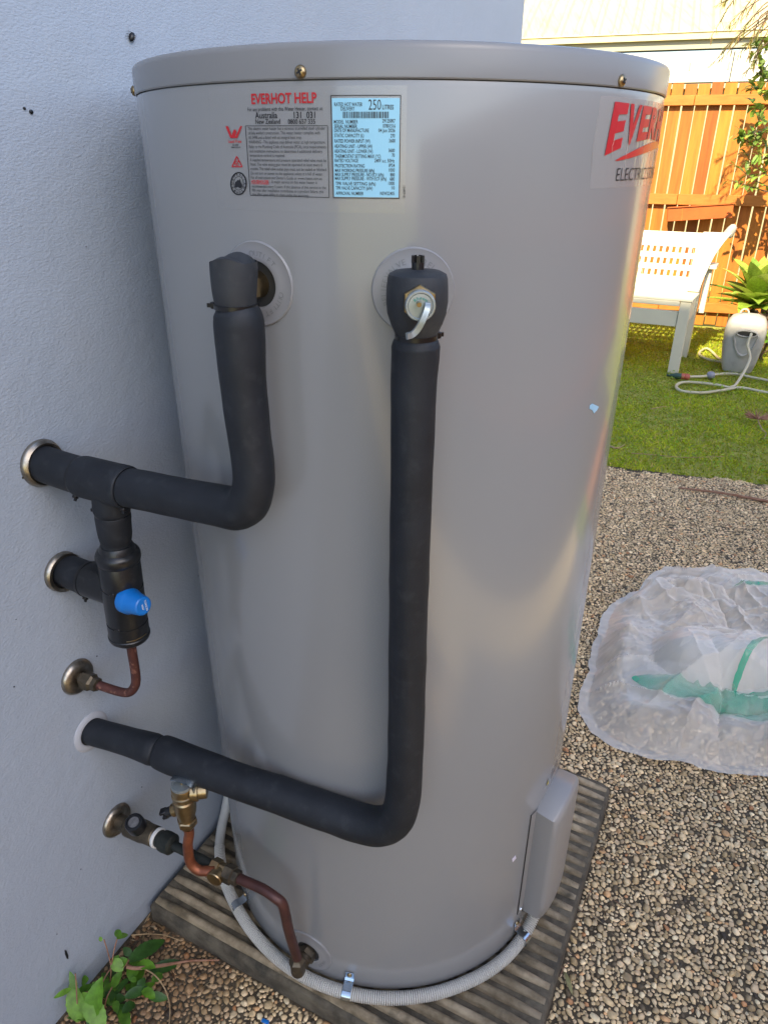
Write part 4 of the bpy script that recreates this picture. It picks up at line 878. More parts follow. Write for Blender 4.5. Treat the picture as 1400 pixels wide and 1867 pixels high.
b = MB(); b.lathe([(.0022, -.005), (.0022, .001)], cE, dn, 12); obj('lever_pin', b, M_BRASS, ev_)
b = MB(); nk = EU*.55+EV*.85; nk /= np.linalg.norm(nk)
b.lathe([(.0115, .0), (.0125, .012), (.0150, .0125), (.0150, .022), (.0125, .023), (.012, .034)], cE+dn*.017, nk, 24); obj('side_neck', b, M_BRASS, ev_, 30)
b = MB(); lv = crom([cE-dn*.006-EV*.015-EU*.002, cE-dn*.0075-EV*.004, cE-dn*.007+EV*.010+EU*.002, cE-dn*.002+EV*.018+EU*.004, cE+dn*.009+EV*.0215+EU*.005], 5); m_ = len(lv); V = []
for i, p_ in enumerate(lv):
    T_ = lv[min(i+1, m_-1)]-lv[max(i-1, 0)]; T_ /= np.linalg.norm(T_); s_ = EU-T_*(EU@T_); s_ /= np.linalg.norm(s_); q_ = np.cross(T_, s_)
    V += [p_+s_*.0052-q_*.0008, p_+s_*.0052+q_*.0008, p_-s_*.0052+q_*.0008, p_-s_*.0052-q_*.0008]
b.add(V, [(i*4+k, i*4+(k+1) % 4, (i+1)*4+(k+1) % 4, (i+1)*4+k) for i in range(m_-1) for k in range(4)]+[(0, 1, 2, 3), tuple((m_-1)*4+k for k in range(4))]); obj('lever', b, M_ZINC, ev_, 30)
sp = -EV*.80-EU*.45-EZ*.42; sp /= np.linalg.norm(sp); cS = cE+dn*.048
b = MB(); b.lathe([(.0098, .004), (.0098, .0195), (.0090, .0205), (.0075, .0205)], cS, sp, 24); obj('side_port', b, M_BRASS, ev_, 30)
b = MB(); b.lathe([(.0074, .016), (.0074, .030)], cS, sp, 18); x, y, a = frame(sp)
for sg in (-1, 1): b.box(cS+sp*.034+x*sg*.0045, (.0045, .011, .010), (x, y, a), .0008)
obj('drain_spout', b, M_BLACK, ev_)
ZC = .2985
cu = thing('valve_drain_pipe', 'bright copper pipe dropping from the brass valve to the cold water tee', 'pipe', W(-.372, -.14, .3))
end = cE+dn*.09
b = MB(); b.tube(crom([end, end+dn*.02, W(-.3755, -.1545, .352), W(-.377, -.155, .326), W(-.377, -.152, .3115), W(-.375, -.142, .3015), W(-.370, -.130, .3005), W(-.364, -.118, .302)], 8), .0076, 18); obj('pipe', b, M_COPPER, cu)

# ---- cold supply: tap at the wall, tee, maroon pipe to the tank inlet
UC = -.3555
cs = thing('cold_supply_pipe', 'tarnished tap with a black knob feeding a maroon pipe into the tank base', 'pipe', W(UC, -.33, .28))
b = MB(); b.lathe([(.0105, .006), (.0125, .012), (.0125, .028), (.0175, .034), (.0180, .066), (.0165, .074), (.0165, .092), (.0150, .094)], W(UC, WALL_V, .283), EV+EZ*.12, 28); obj('tap_body', b, M_DBRASS, cs, 34)
kd = EZ*.92-EU*.32+EV*.06; kd /= np.linalg.norm(kd); kc = np.array(W(UC, WALL_V+.060, .2895))
b = MB(); b.lathe([(.0125, .006), (.0125, .018), (.0150, .020)], kc, kd, 20); obj('tap_collar', b, M_DBRASS, cs)
b = MB(); b.lathe([(.0145, .016), (.0152, .018), (.0150, .036), (.0140, .0382), (.0112, .0385), (.0108, .0374), (.001, .0374)], kc, kd, 32); kn = obj('tap_knob', b, M_BLACK, cs, 30)
b = MB(); b.lathe([(.0106, .0373), (.001, .0378)], kc, kd, 24); obj('knob_disc', b, mat('grey_knob_disc', (.16, .16, .165), .5, col2=(.08, .08, .085), scale=120), kn)
q0 = np.array(W(UC, WALL_V+.0935, .2942)); cdv = EV+EZ*.03; cdv /= np.linalg.norm(cdv)
b = MB(); b.lathe([(.0158, 0), (.0164, .001), (.0164, .0048), (.0156, .0055)], q0, cdv, 28); obj('thread_tape', b, M_WHITE, cs)
b = MB(); b.lathe([(.0135, .005), (.0135, .014), (.0165, .0145), (.0172, .021), (.0165, .033), (.0125, .0365), (.0080, .0375)], q0, cdv, 22); obj('union_nut', b, M_DKPIPE, cs, 34)
b = MB(); b.tube([q0+cdv*.03, q0+cdv*.075, np.array(W(UC-.0015, -.122, ZC))], .0076, 16); obj('grey_pipe', b, M_DKPIPE, cs)
tc = np.array(W(UC-.0015, -.126, ZC))
b = MB(); b.lathe([(.0098, -.004), (.0135, -.003), (.0135, .010), (.0112, .011), (.0112, .022)], tc, EV, 6)
b.lathe([(.0100, 0), (.0100, .014)], tc+EV*.014, -EU*.95+EV*.1, 18); b.lathe([(.0125, .010), (.0128, .018), (.0118, .0195)], tc+EV*.012, -EU*.95+EV*.1, 22); obj('brass_tee', b, M_BRASS, cs, 30)
b = MB(); b.lathe([(.0145, .022), (.0145, .036), (.0118, .0375), (.0118, .046), (.0082, .047)], tc, EV, 6); obj('tee_nut', b, M_DBRASS, cs, 30)
pI = cyl(A_IN, Z_IN); nI = rad_dir(A_IN); eI = pI+nI*.033
b = MB(); b.tube(crom([tc+EV*.04, W(UC-.001, -.06, ZC+.002), W(UC, -.035, ZC+.002), W(UC, -.016, ZC-.002), W(UC+.002, -.004, ZC-.012), W(UC+.002, .0005, ZC-.035), W(UC+.006, .001, .22), eI+EZ*.028], 8), .0078, 18); obj('maroon_pipe', b, M_PAINTCOP, cs)
b = MB(); b.lathe([(.0135, .010), (.0135, .022), (.0110, .024), (.0084, .029)], eI, EZ, 6); b.lathe([(.0095, -.0115), (.0115, -.008), (.0115, .012)], eI, EZ, 20); b.tube([eI, pI+nI*.012], .0108, 20); obj('inlet_elbow', b, M_DBRASS, cs, 30)

# ---- grey corrugated conduit round the foot of the tank and its three saddles
cn = thing('conduit', 'pale grey corrugated conduit curving round the foot of the tank', 'conduit', (0, 0, .05))
RC, ZC_ = R_T+.0145, .0635
def cpt(a_deg, r, z): a = radians(a_deg); return np.array([r*sin(a), -r*cos(a), z])
ctl = [cpt(-101, .330, .15), cpt(-95, .336, .090), cpt(-88, .3385, .068), cpt(-80, .3365, .0645), cpt(-70, .331, .0635), cpt(-58, RC+.005, ZC_)]+[cpt(a, RC+.0025, ZC_) for a in (-46, -34, -22, -10, 2, 14, 26, 36)]+[cpt(44, RC+.001, .066), cpt(50, RC, .076), cpt(54.5, RC, .095), cpt(57, RC, .118)]
pth = crom(ctl, 12)
# resample by length so that every corrugation has the same pitch
P_ = np.array(pth); ds = np.r_[0, np.cumsum(np.linalg.norm(np.diff(P_, axis=0), axis=1))]; TOT = ds[-1]; pitch_c = .0036; N_ = int(TOT/pitch_c)*4
sm = np.linspace(0, TOT, N_+1); P_ = np.stack([np.interp(sm, ds, P_[:, k]) for k in range(3)], 1)
rc = np.array([.0103, .0103, .0102, .0070])[np.arange(N_+1) % 4]; rc = np.where(sm < .155, .0094, rc)
b = MB(); b.tube(list(P_), list(rc), 18); obj('corrugated_tube', b, M_CONDUIT, cn, 15)
def saddle(a_deg, z, label):
    t = thing('conduit_saddle', label, 'pipe clip', cyl(radians(a_deg), z), 'zinc saddles holding the conduit to the tank'); a = radians(a_deg); n_ = rad_dir(a); tt = np.array([cos(a), sin(a), 0])
    b = MB(); c = cpt(a_deg, RC+.002, z-.006); V = []
    prof = [(R_T+.0008, .030), (R_T+.0008, .0155), (R_T+.0035, .0125)]+[(RC+.002+.0112*cos(q), .0112*sin(q)) for q in np.linspace(1.9, -1.9, 11)]
    for r_, dz in prof:
        for w_ in (-.0075, .0075): V.append(n_*r_+tt*w_+EZ*(z-.009+dz))
    for r_, dz in prof:
        for w_ in (-.0075, .0075): V.append(n_*(r_+.0012)+tt*w_+EZ*(z-.009+dz+.0004))
    m_ = len(prof); o_ = 2*m_; Fc = []
    for i in range(m_-1):
        Fc += [(2*i, 2*i+1, 2*i+3, 2*i+2), (o_+2*i, o_+2*i+2, o_+2*i+3, o_+2*i+1), (2*i, 2*i+2, o_+2*i+2, o_+2*i), (2*i+1, o_+2*i+1, o_+2*i+3, 2*i+3)]
    Fc += [(0, o_, o_+1, 1), (2*m_-2, 2*m_-1, o_+2*m_-1, o_+2*m_-2)]
    b.add(V, Fc); st = obj('strap', b, M_ZINC, t, 25)
    b = MB(); b.lathe([(.0042, 0), (.0040, .0014), (.0022, .0026), (.0005, .0028)], n_*(R_T+.0018)+EZ*(z+.0145), n_, 16); obj('screw', b, M_BRASS, t)
    return t
saddle(-57.8, .073, 'zinc saddle on the conduit left of the maroon inlet pipe'); saddle(-11.8, .0715, 'zinc saddle on the conduit at the front of the tank'); saddle(46.5, .0785, 'zinc saddle on the conduit just below the cover box')
# ================================================================== GARDEN
# ---- neighbour's building behind the fence
NH = 8.0
nb = thing('neighbour_house', 'cream roofed house with white cladding standing behind the orange fence', 'house', S(1, NH, 0))
def sbox(mb, s0, s1, o0, o1, z0, z1, bev=0.0): mb.box(S((s0+s1)/2, (o0+o1)/2, (z0+z1)/2), (s1-s0, o1-o0, z1-z0), (FD, FN, EZ), bev)
SA, SB = -5.0, 7.0
b = MB(); sbox(b, SA, SB, NH+.14, NH+.3, -.02, 2.0); obj('wall', b, M_LOWWALL, nb, 0)
x = SA
while x < SB:
    b = MB(); sbox(b, x+.004, x+1.196, NH-.035, NH+.137, 1.955, 2.225, .004); pnl = obj('cladding_panel', b, M_NWALL, nb, 30); x += 1.2
b = MB(); sbox(b, SA, SB, NH-.02, NH+.137, 1.905, 1.950); obj('shadow_strip', b, M_FASC, nb, 0)  # grey strip drawn as the thin shadow line below the cladding
k = 0
for s_ in np.arange(-3.0, 4.0, .36):
    b = MB(); sbox(b, s_, s_+.013, NH-.042, NH-.037, 2.06, 2.13); obj('fixing_strip', b, M_FASC, nb, 0)
b = MB(); sbox(b, SA, SB, NH-.055, NH+.10, 2.242, 2.325); obj('fascia', b, M_FASC, nb, 0)
b = MB(); b.prism([(-.10, 0), (.02, 0), (.02, .06), (.012, .06), (.012, .012), (-.09, .012), (-.09, .062), (-.105, .066), (-.112, .058), (-.10, .048)], S(SA, NH, 2.318), FN, EZ, FD, SB-SA); obj('gutter', b, M_GUT, nb, 30)
sl = radians(24); R0 = np.array([NH-.08, 2.372]); per = .19; ncol = int((SB-SA)/per); V = []; prof = [(0, 0), (.055, 0), (.075, .024), (.115, .024), (.135, 0)]
for i in range(ncol):
    for (ds_, dh) in prof:
        for t in (0, 5.5): V.append(S(SA+i*per+ds_, R0[0]+t*cos(sl)-dh*sin(sl), R0[1]+t*sin(sl)+dh*cos(sl)))
m_ = ncol*len(prof); b = MB(); b.add(V, [(2*i, 2*i+2, 2*i+3, 2*i+1) for i in range(m_-1)]); obj('roof', b, M_ROOF, nb, 20)

# ---- timber fence: each paling, each rail
FO = 5.70
fence = thing('timber_fence', 'orange stained paling fence with rails along the back of the lawn', 'fence', S(.8, FO, 0))
pw_, pg = .0835, .0095; pr_ = []
for vv in range(5):
    rr = random.Random(40+vv); b = MB(); b.box(S(0, FO+.009, .895), (pw_+rr.uniform(-.002, .002), .016, 1.77+rr.uniform(-.006, .006)), (FD, FN, EZ), .002)
    me = bpy.data.meshes.new('paling'); me.from_pydata((np.array(b.v)-org_of(fence)).tolist(), [], b.f); pr_.append(me)
M_W2 = mat('honey_stained_paling', (.40, .125, .010), .65, world=True, col2=(.49, .18, .018), scale=6, detail=6, stretch=(6, 6, .5), bump=.3, bscale=10, bdist=.004)
for i, me in enumerate(pr_): me.materials.append(M_WOOD if i % 2 else M_W2)
k = 0; s_ = -2.6
while s_ < 3.6:
    o = bpy.data.objects.new('paling', pr_[rng.integers(5)]); COL.objects.link(o); o.parent = fence; o.location = tuple(FD*(s_+random.uniform(-.002, .002))+EZ*random.uniform(-.006, .006)); o.rotation_euler = (0, random.uniform(-.0015, .0015), 0); s_ += pw_+pg
for (za, zb) in ((1.632, 1.700), (.940, 1.018), (.12, .195)):
    for (sa, sb) in ((-2.6, -.7), (-.697, .598), (.601, 2.4), (2.403, 3.6)):
        b = MB(); sbox(b, sa, sb, FO-.042, FO, za, zb, .003); obj('rail', b, M_RAIL, fence, 30)
for s_ in (-.7, 2.4):
    b = MB(); sbox(b, s_-.05, s_+.05, FO+.02, FO+.12, -.02, 1.72); obj('post', b, M_RAIL, fence, 0)
side = thing('added_side_fence', 'unseen orange paling fence added on the right for reflections in the tank', 'fence', W(0, VF, 0))  # unseen; placed to hide the low sky from the tank's reflection
sp_ = []
for vv in range(3):
    b = MB(); b.box(W(0, VF+.009, .895), (pw_+.002*vv, .016, 1.77), (EU, EV, EZ), .002); me = bpy.data.meshes.new('paling'); me.from_pydata((np.array(b.v)-org_of(side)).tolist(), [], b.f); me.materials.append(M_WOOD if vv % 2 else M_W2); sp_.append(me)
u_ = -4.0
while u_ < 4.6:
    o = bpy.data.objects.new('paling', sp_[rng.integers(3)]); COL.objects.link(o); o.parent = side; o.location = tuple(EU*u_); u_ += pw_+pg
for (za, zb) in ((1.632, 1.700), (.940, 1.018), (.12, .195)):
    b = MB(); b.box(W(.3, VF-.021, (za+zb)/2), (8.6, .042, zb-za), (EU, EV, EZ), .003); obj('rail', b, M_RAIL, side, 30)
# ---- long orange trough hooked on the fence
tro = thing('hanging_trough', 'long orange trough hung askew on the fence just above the white bench', 'planter', S(.77, FO-.1, .9))
ta = radians(5.0); TX = FD*cos(ta)+EZ*sin(ta); TZ = -FD*sin(ta)+EZ*cos(ta); to = S(.775, FO-.115, .893); tl = .47
b = MB(); b.box(to-FN*.062, (tl, .012, .098), (TX, FN, TZ), .002); obj('front_board', b, M_TROUGH, tro, 30)
b = MB(); b.box(to+FN*.055, (tl, .012, .098), (TX, FN, TZ), .002); obj('back_board', b, M_TROUGH, tro, 30)
for q in (-1, 1):
    b = MB(); b.box(to+TX*q*(tl/2-.006)-FN*.0035, (.012, .104, .096), (TX, FN, TZ), .002); obj('end_board', b, M_TROUGH, tro, 30)
b = MB(); b.box(to-TZ*.045-FN*.0035, (tl-.026, .104, .010), (TX, FN, TZ)); obj('floor_board', b, M_TROUGH, tro, 0)
b = MB(); b.box(to-FN*.066+TZ*.052, (tl+.012, .026, .009), (TX, FN, TZ), .002); obj('rim', b, M_TROUGH, tro, 30)
b = MB(); b.box(to-FN*.0685-TX*.128, (.004, .003, .097), (TX, FN, TZ)); obj('joint_strip', b, M_RAIL, tro, 0)

# ---- white bench
bench = thing('bench', 'white painted timber bench with three rows of square holes in its back', 'bench', W(4.4, -.5, 0))
BV0, BV1 = -1.35, .075
def wbox(name, u0, u1, v0, v1, z0, z1, m=M_BENCH, par=bench, bev=.003):
    b = MB(); b.box(W((u0+u1)/2, (v0+v1)/2, (z0+z1)/2), (u1-u0, v1-v0, z1-z0), (EU, EV, EZ), bev); return obj(name, b, m, par, 30)
for v in (BV1-.066, BV0): wbox('front_leg', 4.09, 4.135, v, v+.066, 0, .459)
wbox('seat_front_rail', 4.084, 4.118, BV0+.068, BV1-.068, .430, .461); wbox('front_apron', 4.098, 4.122, BV0+.068, BV1-.068, .300, .398)
for k in range(4): wbox('seat_slat', 4.085+k*.108, 4.185+k*.108, BV0, BV1+.006, .461+.0-.006*k, .477-.006*k)
bk = np.array([.22, .36]); bkl = np.linalg.norm(bk); BD = EU*bk[0]/bkl+EZ*bk[1]/bkl; BN = -EU*bk[1]/bkl+EZ*bk[0]/bkl; B0 = W(4.52, 0, .455)
def edge(t): return np.interp(t, [0, .25, .6, .85, 1.0], [.075, .088, .118, .160, .196])       # right outline of the flared back
tmax = .42
rows_ = [(.0, .103), (.147, .187), (.231, .270), (.314, tmax)]
for (t0, t1) in rows_:
    b = MB(); b.prism([(t0, BV0), (t1, BV0), (t1, .06), (t0, .06)], B0-BN*.002, BD, EV, BN, .012); obj('back_board', b, M_BENCH, bench, 0)
b = MB(); pts = [(t, edge(t/tmax)) for t in np.linspace(0, tmax, 9)]; b.prism([(0, .0), (0, .0)][:0]+[(0, .005)]+pts+[(tmax, .02)], B0+BN*.010, BD, EV, BN, .016); obj('flared_stile', b, M_BENCH, bench, 0)
b = MB()
for (t0, t1) in ((.102, .148), (.186, .232), (.269, .315)):
    v = .035
    while v > BV0:
        b.prism([(t0, v), (t1, v), (t1, v+.0205), (t0, v+.0205)], B0-BN*.001, BD, EV, BN, .0095); v -= .0425
obj('spacer_blocks', b, M_BENCH, bench, 0)['kind'] = 'stuff'
for v in (BV1-.055, BV0):
    b = MB(); b.prism([(4.58, -.0), (4.69, -.0), (4.75, .40), (4.81, .80), (4.74, .80), (4.60, .45)], W(0, v, 0), EU, EZ, EV, .055); obj('rear_leg', b, M_BENCH, bench, 0)
    wbox('side_rail', 4.135, 4.60, v+.012, v+.045, .30, .44)
b = MB(); b.lathe([(.030, 0), (.034, .012), (.030, .05), (.022, .075), (.008, .085)], W(4.775, .165, .80), EZ*.9+EV*.45, 20); obj('rear_post_top', b, M_REEL, bench)  # top of the rear post, greyed for its shade
wbox('arm_bracket', 4.62, 4.80, .075, .15, .60, .625); wbox('arm_post', 4.66, 4.70, .085, .125, .30, .60)

# ---- hose reel cabinet
reel = thing('hose_reel', 'pale weathered plastic hose reel cabinet standing on the lawn beside the bench', 'hose reel', W(4.43, .415, 0))
RX, RY = EV, EU; rc0 = W(4.31, .4155, 0)
def rring(z, w0, w1, d0, d1, sk): # rounded rectangle section; front is -u
    out = []
    for k in range(28):
        t = 2*pi*k/28; c_, s_ = cos(t), sin(t); e = .42
        x_ = (abs(c_)**e)*(1 if c_ > 0 else -1); y_ = (abs(s_)**e)*(1 if s_ > 0 else -1)
        out.append(rc0+RX*(x_*(w0+w1)/2+(w1-w0)/2)+RY*((y_+1)/2*(d1-d0)+d0+sk)+EZ*z)
    return out
secs = [(0, .088, .088, .0, .20, .0), (.012, .094, .094, -.004, .205, 0), (.07, .108, .108, -.01, .215, 0), (.18, .124, .124, -.012, .22, 0), (.27, .126, .126, -.005, .22, 0), (.315, .118, .118, .005, .215, 0), (.345, .098, .10, .03, .20, 0), (.362, .055, .06, .07, .17, 0), (.366, .01, .01, .11, .13, 0)]
b = MB(); V = [p_ for q in secs for p_ in rring(*q)]; m_ = len(secs)
b.add(V, [(i*28+k, i*28+(k+1) % 28, (i+1)*28+(k+1) % 28, (i+1)*28+k) for i in range(m_-1) for k in range(28)]+[tuple(range(28))[::-1], tuple((m_-1)*28+k for k in range(28))]); obj('cabinet', b, M_REEL, reel, 50)
b = MB(); V = []
for (sc_, dy) in ((1.0, -.006), (1.0, -.016), (.90, -.019), (.84, -.012)):
    for k in range(32):
        t = 2*pi*k/32; zz = sin(t); V.append(rc0+RX*(.012+.078*sc_*cos(t)*(1 if zz > 0 else .9+.1*zz))+EZ*(.232+(.062 if zz > 0 else .125)*sc_*zz)-RY*(.0-dy-.002)+RY*(-.006))
b.add(V, [(i*32+k, i*32+(k+1) % 32, (i+1)*32+(k+1) % 32, (i+1)*32+k) for i in range(3) for k in range(32)]+[tuple(3*32+k for k in range(32))]); obj('front_panel', b, M_REEL, reel, 40)
b = MB(); b.add([rc0+RX*(.012+.058*np.sign(cos(t))*abs(cos(t))**.7)+EZ*(.262+.0165*sin(t))-RY*.0215 for t in np.linspace(0, 2*pi, 28, endpoint=False)], [tuple(range(28))]); obj('hose_slot', b, M_HDARK, reel, 0)  # flat dark shape drawn for the shade inside the slot
b = MB(); b.tube([rc0+RX*(.012+.060*np.sign(cos(t))*abs(cos(t))**.7)+EZ*(.262+.0185*sin(t))-RY*.0225 for t in np.linspace(0, 2*pi, 29)], .0045, 8); obj('slot_rim', b, M_REEL, reel)
b = MB(); b.tube([rc0+RX*(-.03+.025*cos(t))+EZ*(.366+.028*sin(t))+RY*.11 for t in np.linspace(0, pi, 12)], .006, 8); obj('carry_loop', b, M_REEL, reel)
# hose
hs = thing('garden_hose', 'cream garden hose looping from the cabinet over the grass to a nozzle', 'hose', ground(1300, 700))
def gp(x, y, z=.016): return ground(x, y, z)
slot = rc0+RX*.036+EZ*.262-RY*.012
hp = crom([slot, slot-RY*.035+EZ*.0, slot-RY*.06-EZ*.06+RX*(-.005), gp(1366, 655, .12)-RY*.02, gp(1345, 695, .03), gp(1331, 706), gp(1308, 702), gp(1275, 698), gp(1245, 697), gp(1232, 704), gp(1243, 713), gp(1280, 716), gp(1320, 711), gp(1350, 707), gp(1400, 716), gp(1460, 722)], 10)
b = MB(); b.tube(hp, .0085, 12); obj('main_loop', b, M_HOSE, hs)
b = MB(); b.tube(crom([gp(1440, 705), gp(1400, 694), gp(1370, 688), gp(1340, 682), gp(1310, 682), gp(1285, 686), gp(1256, 687)], 10), .0085, 12); obj('nozzle_tail', b, M_HOSE, hs)
b = MB(); b.tube(crom([gp(1312, 656), gp(1290, 636), gp(1277, 640), gp(1275, 647), gp(1290, 655), gp(1315, 660)], 8), .0085, 12); obj('rear_loop', b, M_HOSE, hs)
c = gp(1295, 684, .022); b = MB(); b.lathe([(.004, -.026), (.018, -.021), (.025, -.008), (.025, .008), (.018, .021), (.004, .026)], c, FD, 20); obj('stopper_ball', b, M_NGREY, hs)
d = gp(1256, 687)-gp(1225, 684); d /= np.linalg.norm(d)
b = MB(); b.lathe([(.012, 0), (.020, .006), (.020, .022), (.017, .026), (.021, .03), (.021, .050), (.011, .056)], gp(1240, 686, .02), d, 18); obj('red_connector', b, M_NRED, hs)
b = MB(); b.lathe([(.007, -.085), (.010, -.078), (.012, -.05), (.019, -.03), (.019, .004)], gp(1240, 686, .02), d, 18); obj('nozzle', b, M_NGREEN, hs)

# ---- foliage helpers
def leaf_mesh(p0, d, up, L, wd, bend=.3, fold=.25, n=7, profile=None, ser=0.0):
    d = np.array(d, float)/np.linalg.norm(d); s_ = np.cross(d, up); s_ /= np.linalg.norm(s_); nrm = np.cross(s_, d); V = []; b = MB(); p = np.array(p0, float); dd = d.copy()
    for i in range(n+1):
        t = i/n; wv = wd*(profile(t) if profile else sin(pi*min(1, .06+t*.94))**.8); q = np.cross(s_, dd)
        j = 1+ser*(-1 if i % 2 else 1)
        V += [p-s_*wv*j+q*fold*wv, p, p+s_*wv*j+q*fold*wv]
        p = p+dd*L/n; dd = dd-nrm*bend/n*1.2; dd /= np.linalg.norm(dd)
    k = len(V); V2 = [np.array(v)-nrm*.0006 for v in V]
    F = []
    for i in range(n):
        for a in (0, 1): F.append((3*i+a, 3*i+a+1, 3*i+a+4, 3*i+a+3))
    return b.add(V, F)
def leaf_obj(mb, par, col, name='leaf'): return setcol(obj(name, mb, M_LEAF, par, 60, fix=False), col)
greens = [(.07, .17, .025), (.10, .22, .03), (.13, .26, .035), (.17, .30, .05), (.055, .13, .03), (.20, .28, .08)]
# ---- broad strap-leaved agave behind the reel
ag = thing('agave_plant', 'rosette plant with broad pointed green leaves above the hose reel cabinet', 'plant', W(4.93, .50, 0))
ac = W(4.88, .43, .30)
b = MB(); b.tube(crom([W(4.93, .45, -.01), W(4.91, .44, .12), W(4.88, .43, .31)], 5), .035, 12); obj('stem', b, M_BARK, ag)
r_ = random.Random(11)
agc = [(.32, .46, .06), (.40, .52, .08), (.48, .55, .12), (.20, .34, .05)]
pf = lambda t: (.32+.68*sin(pi*min(1, t*.62+.12)))*(1-max(0, t-.45)/.55)**.75 if t < 1 else 0.0
for k in range(46):
    a = k*2.39996+.2; el = radians(8+62*(k/46)**.9+r_.uniform(-7, 7)); L = r_.uniform(.27, .40)
    d = (EV*cos(a)+EU*sin(a))*cos(el)+EZ*sin(el)
    leaf_obj(leaf_mesh(ac+EZ*(.02+.10*k/46), d, EZ+EV*.001+EU*.002, L, r_.uniform(.055, .074), bend=r_.uniform(.2, .8), fold=.30, n=8, profile=pf), ag, agc[r_.choice([0, 1, 1, 2, 3])])
b = leaf_mesh(W(4.85, .62, .60), -EV*.95+EZ*.25-EU*.2, EZ, .42, .010, bend=.8, n=10); leaf_obj(b, ag, (.30, .26, .06))
# low leafy plants round its foot
lo = thing('undergrowth_plant', 'low round leaved green plant growing under the agave behind the cabinet', 'plant', W(4.75, .46, 0))
for k in range(60):
    p0 = W(4.72+r_.uniform(-.12, .2), .46+r_.uniform(-.14, .26), r_.uniform(.02, .36)); a = r_.uniform(0, 6.28)
    leaf_obj(leaf_mesh(p0, EV*cos(a)+EU*sin(a)+EZ*r_.uniform(-.1, .8), EZ+EU*.01, r_.uniform(.05, .085), r_.uniform(.016, .026), bend=.6, n=5), lo, greens[r_.choice([1, 2, 3, 3])])
b = MB()
for k in range(9): b.tube(crom([W(4.72+r_.uniform(-.05, .15), .46+r_.uniform(-.06, .16), -.01), W(4.72+r_.uniform(-.1, .2), .46+r_.uniform(-.1, .2), .2), W(4.72+r_.uniform(-.12, .2), .46+r_.uniform(-.14, .26), .36)], 4), .004, 6)
obj('stems', b, M_BARK, lo)

# ---- shrub and weeping bottlebrush at the right, in front of the fence
def spray(mb_leaf, cols, p0, d0, L, n, leafL, leafW, droop, r, spread=.9, colset=greens, mb_wood=None, curl=.4, w0=.003):
    p = np.array(p0, float); d = np.array(d0, float)/np.linalg.norm(d0); path = [p.copy()]
    for i in range(n):
        d = d+np.array([r.uniform(-.12, .12), r.uniform(-.12, .12), r.uniform(-.1, .1)-droop/n]); d /= np.linalg.norm(d); p = p+d*L/n; path.append(p.copy())
        for q in range(2):
            e = d*r.uniform(.4, 1.0)+np.array([r.uniform(-1, 1), r.uniform(-1, 1), r.uniform(-.8, .8)])*spread; e /= np.linalg.norm(e)
            m = leaf_mesh(p, e, EZ+np.array([.01, .02, 0]), leafL*r.uniform(.7, 1.2), leafW*r.uniform(.7, 1.2), bend=curl, n=3)
            c = np.array(colset[r.randrange(len(colset))])*r.uniform(.75, 1.2); mb_leaf.add(m.v, m.f); cols += [c]*len(m.v)
    if mb_wood is not None and len(path) > 2: mb_wood.tube(path, list(np.linspace(w0, w0*.35, len(path))), 5)
    return path
def finish_tree(t, ml, cols, mw, nm='foliage'):
    me = bpy.data.meshes.new(nm); og = org_of(t); me.from_pydata((np.array(ml.v)-og).tolist(), [], ml.f); at = me.color_attributes.new('tint', 'FLOAT_COLOR', 'POINT')
    at.data.foreach_set('color', np.concatenate([np.array(cols), np.ones((len(cols), 1))], 1).astype(np.float32).ravel())
    o = link(nm, me, M_LEAF, t, 0, fix=False); o['kind'] = 'stuff'; obj('branches', mw, M_BARK, t, 60)['kind'] = 'stuff'
r_ = random.Random(5)
sh = thing('leafy_shrub', 'glossy leaved shrub reaching in from the right in front of the fence', 'shrub', S(1.35, 5.25, 0))
ml, mw, cols = MB(), MB(), []
b = MB(); b.tube(crom([S(1.36, 5.25, -.02), S(1.33, 5.22, .5), S(1.36, 5.2, 1.0), S(1.31, 5.18, 1.5), S(1.34, 5.15, 2.1)], 8), list(np.linspace(.028, .008, 33)), 9); obj('trunk', b, M_BARK, sh, 60)
def at_(x, y, o): return on_plane(x, y, FN, o)
sg = [(.18, .32, .05), (.26, .39, .06), (.36, .45, .08), (.12, .20, .04), (.42, .46, .12)]
for (xa, ya, xb, yb) in ((1420, 345, 1325, 325), (1420, 335, 1360, 300), (1420, 300, 1370, 325), (1400, 350, 1318, 338)):
    pa, pb = at_(xa, ya, 5.2), at_(xb, yb, 5.1); spray(ml, cols, pa, pb-pa, np.linalg.norm(pb-pa), 9, .062, .015, .05, r_, 1.0, sg, mw, .5, .005)
for (x_, y_, n_) in ((1362, 258, 9), (1375, 245, 8), (1388, 262, 10), (1395, 235, 9), (1372, 298, 5), (1392, 205, 8), (1385, 130, 8), (1398, 150, 10), (1395, 100, 10), (1390, 165, 8), (1400, 180, 8), (1404, 280, 10), (1410, 300, 10), (1400, 120, 10), (1408, 75, 9), (1392, 80, 6)):
    for q in range(2): 
        pa = at_(x_+r_.uniform(-4, 4), y_+r_.uniform(-4, 4), 5.15+r_.uniform(-.1, .1)); spray(ml, cols, pa, np.array([r_.uniform(-1, .3), r_.uniform(-.6, .3), r_.uniform(-.3, 1)]), .10, max(3, n_//2), .075, .019, .2, r_, 1.1, sg, mw, .5)
for k in range(110):
    s_, o_, z_ = 1.5+abs(r_.gauss(0, .32)), 5.2+r_.gauss(0, .14), r_.uniform(.35, 2.3); spray(ml, cols, S(s_-.02, o_, z_), np.array([r_.uniform(-1, 1), r_.uniform(-1, 1), r_.uniform(-.3, 1)]), .16, 5, .075, .019, .2, r_, 1.1, sg, mw, .5)
